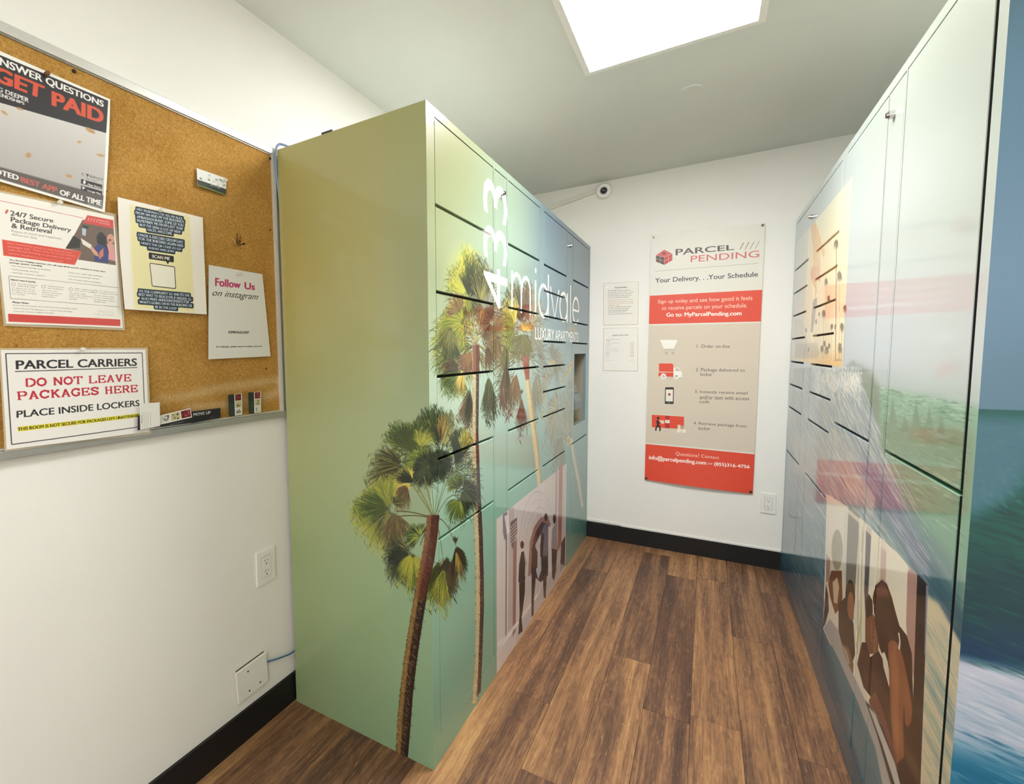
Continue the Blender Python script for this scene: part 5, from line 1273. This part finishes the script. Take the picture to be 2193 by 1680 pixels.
for (pts, lab) in (([(1675, 432), (1775, 420), (1778, 578), (1682, 592)], 'upright dark green card with three stacked pictures, nearer the MOVE UP card'), ([(1822, 415), (1915, 407), (1915, 561), (1828, 572)], 'upright dark green card with three stacked pictures, nearest the left lockers')):
    def d_up(c, pts=pts):
        A, B, C_, D = map(np.array, q4(*pts)); f = lambda s, t: tuple((1-t)*((1-s)*A+s*B)+t*((1-s)*D+s*C_))
        c.poly([f(.44, .0), f(1, 0), f(1, 1), f(.44, 1)], (226, 224, 216)); photos3(c, f(.47, 1.0), f(.47, .01), f(.97, .01), f(.97, 1.0))
        for k in range(3): c.line([f(.12+k*.1, .4), f(.13+k*.1, .95)], 1.1, (150, 160, 152), .7)
    paper('business_card', q4(*pts), .0215, d_up, lab, 'card', (30, 44, 38), 1800, n=2)
q0 = lambda *p: [(x/3.537, 60+y/3.537) for x, y in p]
def d_clean(c):
    c.poly(q0((1490, 1150), (1714, 1222), (1712, 1275), (1490, 1200)), (24, 34, 26)); c.line(q0((1492, 1192), (1712, 1266)), 3, (150, 180, 60))
    for k in range(14):
        x = rng.uniform(1500, 1700); y = 1085+(x-1490)*.33+rng.uniform(-10, 55); c.poly(q0((x, y), (x+20, y+6), (x+16, y+22), (x-2, y+14)), rng.choice([(170, 176, 170), (120, 130, 120), (206, 208, 204), (60, 110, 50)]), .6)
    c.text('Cleaning Services', *q0((1560, 1150), (1676, 1190), (1675, 1206), (1559, 1166)), (244, 244, 240), .02)
    c.text('call or text', *q0((1590, 1182), (1668, 1208), (1667, 1220), (1589, 1194)), (230, 230, 226))
paper('business_card', q0((1490, 1062), (1714, 1140), (1712, 1271), (1489, 1198)), .012, d_clean, 'white and green business card pinned alone high on the cork board', 'card', (222, 224, 220), 1800, n=4, curl=lambda s, t: .005*(1-s)*t)
M_PIN = mat('clear_pin_plastic', (216, 214, 200), .1, coat=1)
M_PINB = mat('brown_pin_plastic', (120, 84, 56), .2)
def pin(u, v, x, label):
    p = hit(u, v, 0, x); root = empty('push_pin', p, label, 'pin')
    bm = bmesh.new(); bm_cyl(bm, p, (1, 0, 0), .0045, .002, 16); bm_cyl(bm, p+Vector((.002, 0, 0)), (1, 0, 0), .0024, .007, 12); bm_cyl(bm, p+Vector((.009, 0, 0)), (1, 0, 0), .0050, .0025, 16, .0042)
    child_of(done(bm, 'grip', M_PINB if 'brown' in label else M_PIN, smooth=False), root)
pin(98.5, 159, .015, 'brownish push pin at the top of the GET PAID poster')
pin(126, 434.5, .011, 'clear push pin at the top of the 24/7 flyer')
pin(342, 451.5, .015, 'clear push pin at the top of the notice with navy text bubbles')
pin(507, 586.5, .012, 'clear push pin at the top of the Follow Us notice')
pin(175, 748.5, .022, 'clear push pin above the PARCEL CARRIERS sign')
pin(480, 387, .014, 'clear push pin at the right edge of the small green business card')

# ================================================================== FAR WALL: banner and two notices
b1 = lambda *p: [(1280+x/4.42, 460+y/4.42) for x, y in p]
b2 = lambda *p: [(1360+x/5.25, 800+y/5.25) for x, y in p]
def d_banner(c):
    DK = (74, 64, 60); T = (84, 80, 74); RD = (222, 74, 50)
    c.text('PARCEL', *b1((738, 328), (1290, 284), (1290, 335), (738, 388)), DK, .012)
    c.text('PENDING', *b1((882, 392), (1530, 340), (1528, 403), (880, 453)), (204, 92, 96), .0)
    for k, (xa, ya, xb, yb) in enumerate(((1345, 332, 1382, 268), (1394, 330, 1431, 262), (1442, 325, 1481, 258), (1491, 322, 1530, 253))): c.line(b1((xa, ya), (xb, yb)), 4-.5*k, (104+k*8, 84+k*8, 78+k*8))
    c.poly(b1((630, 333), (707, 372), (632, 404), (552, 386)), (204, 92, 88)); c.poly(b1((552, 386), (632, 404), (630, 478), (552, 446)), (86, 66, 58)); c.poly(b1((632, 404), (707, 372), (707, 432), (630, 478)), (196, 66, 66))
    for a, b_ in (((552, 386), (632, 404)), ((632, 404), (707, 372)), ((632, 404), (630, 478)), ((592, 395), (592, 462)), ((552, 418), (631, 442)), ((631, 442), (707, 402)), ((670, 388), (670, 455))): c.line(b1(a, b_), 1.8, (232, 206, 198))
    c.ell(1280+628/4.42, 460+368/4.42, 3.6, 1.8, (80, 40, 40))
    c.line(b1((543, 538), (1518, 462)), 1.5, (110, 108, 104))
    c.text('Your Delivery. . .Your Schedule', *b1((545, 603), (1515, 540), (1517, 602), (545, 662)), (44, 48, 60), .004)
    c.poly(b1((490, 770), (1570, 712), (1556, 1012), (484, 1038)), RD)
    c.text('Sign up today and see how good it feels', *b1((570, 808), (1464, 768), (1464, 823), (570, 852)), (250, 222, 206), -.002)
    c.text('to receive parcels on your schedule.', *b1((607, 868), (1416, 838), (1416, 893), (607, 916)), (250, 222, 206), -.002)
    c.text('Go to: MyParcelPending.com', *b1((650, 930), (1362, 914), (1362, 967), (650, 980)), (252, 248, 240), .02)
    c.poly(b1((480, 1052), (1560, 1025), (1500, 1700), (450, 1700))+b2((1360, 895), (100, 778))[:0], (212, 200, 182))
    c.poly([b1((480, 1052))[0], b1((1560, 1025))[0], b2((1368, 897))[0], b2((112, 779))[0]], (212, 200, 182))
    W_ = (240, 238, 230)
    c.poly(b1((590, 1187), (757, 1187), (718, 1270), (626, 1270)), W_); c.line(b1((750, 1200), (772, 1168), (816, 1168)), 1.6, (196, 188, 172)); c.poly(b1((616, 1270), (742, 1268), (730, 1292), (626, 1294)), (200, 192, 176), .9)
    for x in (650, 712): c.ell(1280+x/4.42, 460+1312/4.42, 3, 3, (184, 174, 160))
    c.text('1. Order on-line', *b1((938, 1230), (1250, 1231), (1250, 1263), (938, 1263)), T)
    c.poly(b1((580, 1410), (704, 1410), (716, 1422), (716, 1490), (580, 1486)), RD); c.poly(b1((576, 1496), (716, 1496), (716, 1537), (575, 1530)), RD)
    c.poly(b1((718, 1450), (768, 1450), (790, 1488), (798, 1500), (798, 1541), (718, 1540)), W_); c.poly(b1((736, 1456), (764, 1456), (784, 1482), (734, 1482)), (200, 192, 172)); c.poly(b1((610, 1544), (798, 1546), (790, 1556), (612, 1552)), (196, 184, 166), .7)
    for x in (622, 745):
        c.ell(1280+x/4.42, 460+1531/4.42, 6, 6, W_); c.ell(1280+x/4.42, 460+1532/4.42, 2.7, 2.7, (90, 86, 80)); c.ell(1280+x/4.42, 460+1532/4.42, 1.7, 1.7, W_)
    c.text('2. Package delivered to', *b1((928, 1452), (1392, 1460), (1391, 1498), (928, 1494)), T); c.text('locker', *b1((972, 1496), (1086, 1498), (1086, 1530), (972, 1528)), T)
    c.poly(b2((346, 157), (428, 157), (436, 165), (434, 338), (428, 346), (340, 345), (334, 337), (338, 164)), (44, 42, 44)); c.poly(b2((346, 183), (427, 183), (425, 318), (344, 316)), (232, 226, 214)); c.ell(1360+385/5.25, 800+238/5.25, 2.8, 2.6, (150, 50, 40)); c.ell(1360+382/5.25, 800+331/5.25, 1.3, 1.3, (150, 148, 144)); c.line(b2((360, 260), (405, 262)), 1, (190, 180, 160))
    c.text('3. Instantly receive email', *b2((672, 190), (1264, 205), (1262, 252), (672, 230)), T); c.text('and/or text with access', *b2((725, 246), (1282, 264), (1282, 304), (725, 292)), T); c.text('code', *b2((724, 300), (834, 302), (834, 337), (724, 337)), T)
    c.line(b2((186, 461), (552, 484)), 1.6, W_); c.poly(b2((188, 466), (550, 488), (550, 628), (188, 606)), RD); c.poly(b2((340, 475), (388, 478), (388, 620), (338, 617)), (176, 44, 34))
    for k in range(4): c.line(b2((395, 500+k*30), (548, 508+k*30)), .8, (196, 60, 44))
    c.poly(b2((340, 524), (388, 527), (388, 562), (340, 560)), W_); c.ell(1360+364/5.25, 800+540/5.25, 1.2, .8, (60, 50, 48)); c.poly(b2((276, 528), (328, 531), (330, 560), (312, 570), (280, 564)), (232, 204, 172))
    c.ell(1360+260/5.25, 800+505/5.25, 2.9, 2.9, (28, 22, 22))
    c.poly(b2((244, 528), (262, 524), (268, 545), (292, 558), (290, 566), (262, 562), (270, 575), (290, 612), (288, 650), (272, 650), (274, 618), (258, 596), (244, 618), (240, 648), (224, 644), (230, 610), (246, 580), (240, 550)), (28, 22, 22))
    for (x, y, w_, h, col) in ((478, 580, 34, 48, (228, 216, 192)), (516, 590, 28, 36, (176, 160, 136)), (545, 585, 24, 40, (206, 192, 168)), (472, 628, 44, 38, (236, 228, 208)), (528, 628, 44, 40, (236, 228, 208))): c.poly(b2((x, y), (x+w_, y+2), (x+w_, y+h), (x, y+h)), col)
    c.text('4. Retrieve package from', *b2((658, 543), (1250, 578), (1248, 622), (657, 585)), T); c.text('locker', *b2((712, 600), (849, 607), (848, 641), (711, 636)), T)
    c.poly(b2((100, 793), (1370, 914), (1340, 1400), (80, 1290)), RD)
    c.text('Questions? Contact', *b2((458, 882), (946, 932), (944, 972), (457, 930)), (250, 222, 206), -.002)
    c.text('info@parcelpending.com', *b2((157, 918), (803, 984), (800, 1042), (155, 982)), (252, 246, 238), .018); c.text('or', *b2((820, 1004), (874, 1009), (874, 1030), (820, 1026)), (250, 222, 206)); c.text('(855)316-4756', *b2((890, 998), (1290, 1034), (1288, 1082), (890, 1048)), (252, 246, 238), .018)
    # dents
    for pts in (((300, 1165), (330, 1090), (360, 1000)), ((740, 1120), (760, 1135)), ((800, 1130), (805, 1136))): c.line(b2(*pts), 1, (236, 120, 92), .5)
crn = [(1395, 504), (1639, 478), (1612, 1058.7), (1380.5, 1027.6)]
o = paper('banner', crn, .010, d_banner, 'tall red, white and beige PARCEL PENDING vinyl banner on the far wall', 'banner', (224, 222, 212), 1100, plane='back', n=16, rough=.45,
          curl=lambda s, t: .003*math.sin(2.2*math.pi*t)*math.sin(math.pi*s)+.010*max(0, t-.9)*10*math.sin(math.pi*s))
for (u, v) in ((1400, 508.5), (1633.5, 482.5), (1384, 1025), (1607.5, 1054)):
    p = hit(u, v, 1, YB-.012); bm = bmesh.new(); bm_cyl(bm, p+Vector((0, .003, 0)), (0, -1, 0), .0085, .0045, 24, .0075)
    g = done(bm, 'grommet', M_BRASS); g.parent = o; g.matrix_parent_inverse = Matrix.Translation(-o.location)
    bm = bmesh.new(); bm_cyl(bm, p+Vector((0, -.0012, 0)), (0, -1, 0), .0038, .002, 12); h_ = done(bm, 'screw_head', M_DARKSC); h_.parent = g; h_.matrix_parent_inverse = Matrix.Identity(4)
n4 = lambda *p: [(1280+x/7.64, 590+y/7.64) for x, y in p]
def d_n1(c):
    g = (84, 80, 78)
    c.text('Parcel Carriers,', *n4((284, 192), (480, 184), (480, 208), (284, 216)), (60, 56, 54), .02)
    ls = ['We respectfully ask that no packages are', 'left on the floor, on top, beside, or in front', 'of lockers. Management is not responsible', 'for missing packages and this room is not', 'secure for packages left unattended.', '', 'It is required for all deliveries to be placed', 'inside the lockers. If the package is too big,', 'then you must return the parcel to the facility', 'until further notice.', 'To register a package with your code into', 'the system, please follow the prompts', 'on the screen and choose the locker', 'size that best fits the parcel.', 'Any questions please call the number above.']
    y = 240
    for i, s in enumerate(ls):
        if s:
            w_ = min(len(s)*9.4, 415); x0 = 168
            c.text(s, *n4((x0, y+4), (x0+w_, y-6), (x0+w_, y+10), (x0, y+20)), (180, 130, 100) if 5 < i < 10 else g, .01, alpha=.8)
        y += 29 if s else 8
    c.ell(1280+158/7.64, 590+205/7.64, 2, 1.2, (252, 252, 250))
def d_n2(c):
    g = (110, 106, 102)
    c.text('LEASING OFFICE HOURS', *n4((238, 976), (502, 968), (502, 984), (238, 994)), (90, 86, 84), .01)
    c.text('Leasing Office Hours', *n4((138, 1046), (365, 1044), (365, 1058), (138, 1060)), g); c.text('Monday', *n4((138, 1066), (205, 1066), (205, 1080), (138, 1080)), g, .02)
    for i, s in enumerate(['Tuesday to Wednesday', 'Thursday', 'Friday', 'Saturday and Sunday', 'Closed on holidays', 'Office', 'Manager', 'Phone']):
        y = 1100+i*32; c.text(s, *n4((132, y+2), (132+len(s)*11, y), (132+len(s)*11, y+13), (132, y+15)), g, alpha=.8); c.text('9 am - 6 pm', *n4((530, y-4), (586, y-4), (586, y+12), (530, y+12)), (150, 110, 104), .02)
        c.line(n4((132, y+24), (620, y+18)), .6, (186, 182, 176))
    c.line(n4((126, 1392), (262, 1390)), 1.2, g); c.line(n4((498, 1392), (620, 1388)), 1.0, g)
crn = [(1293, 607.5), (1367, 603.5), (1366, 694.5), (1293, 696.5)]
o = paper('notice', crn, .003, d_n1, 'upper of two clear-sleeved white notices on the far wall left of the banner', 'notice', (232, 229, 220), 1500, plane='back', n=2)
laminate(crn, .003, o, .8, 'back')
crn = [(1293.5, 704), (1366, 702), (1365, 795), (1292, 793.5)]
o = paper('notice', crn, .003, d_n2, 'lower of two clear-sleeved white notices on the far wall left of the banner', 'notice', (234, 232, 224), 1500, plane='back', n=2)
laminate(crn, .003, o, .8, 'back')
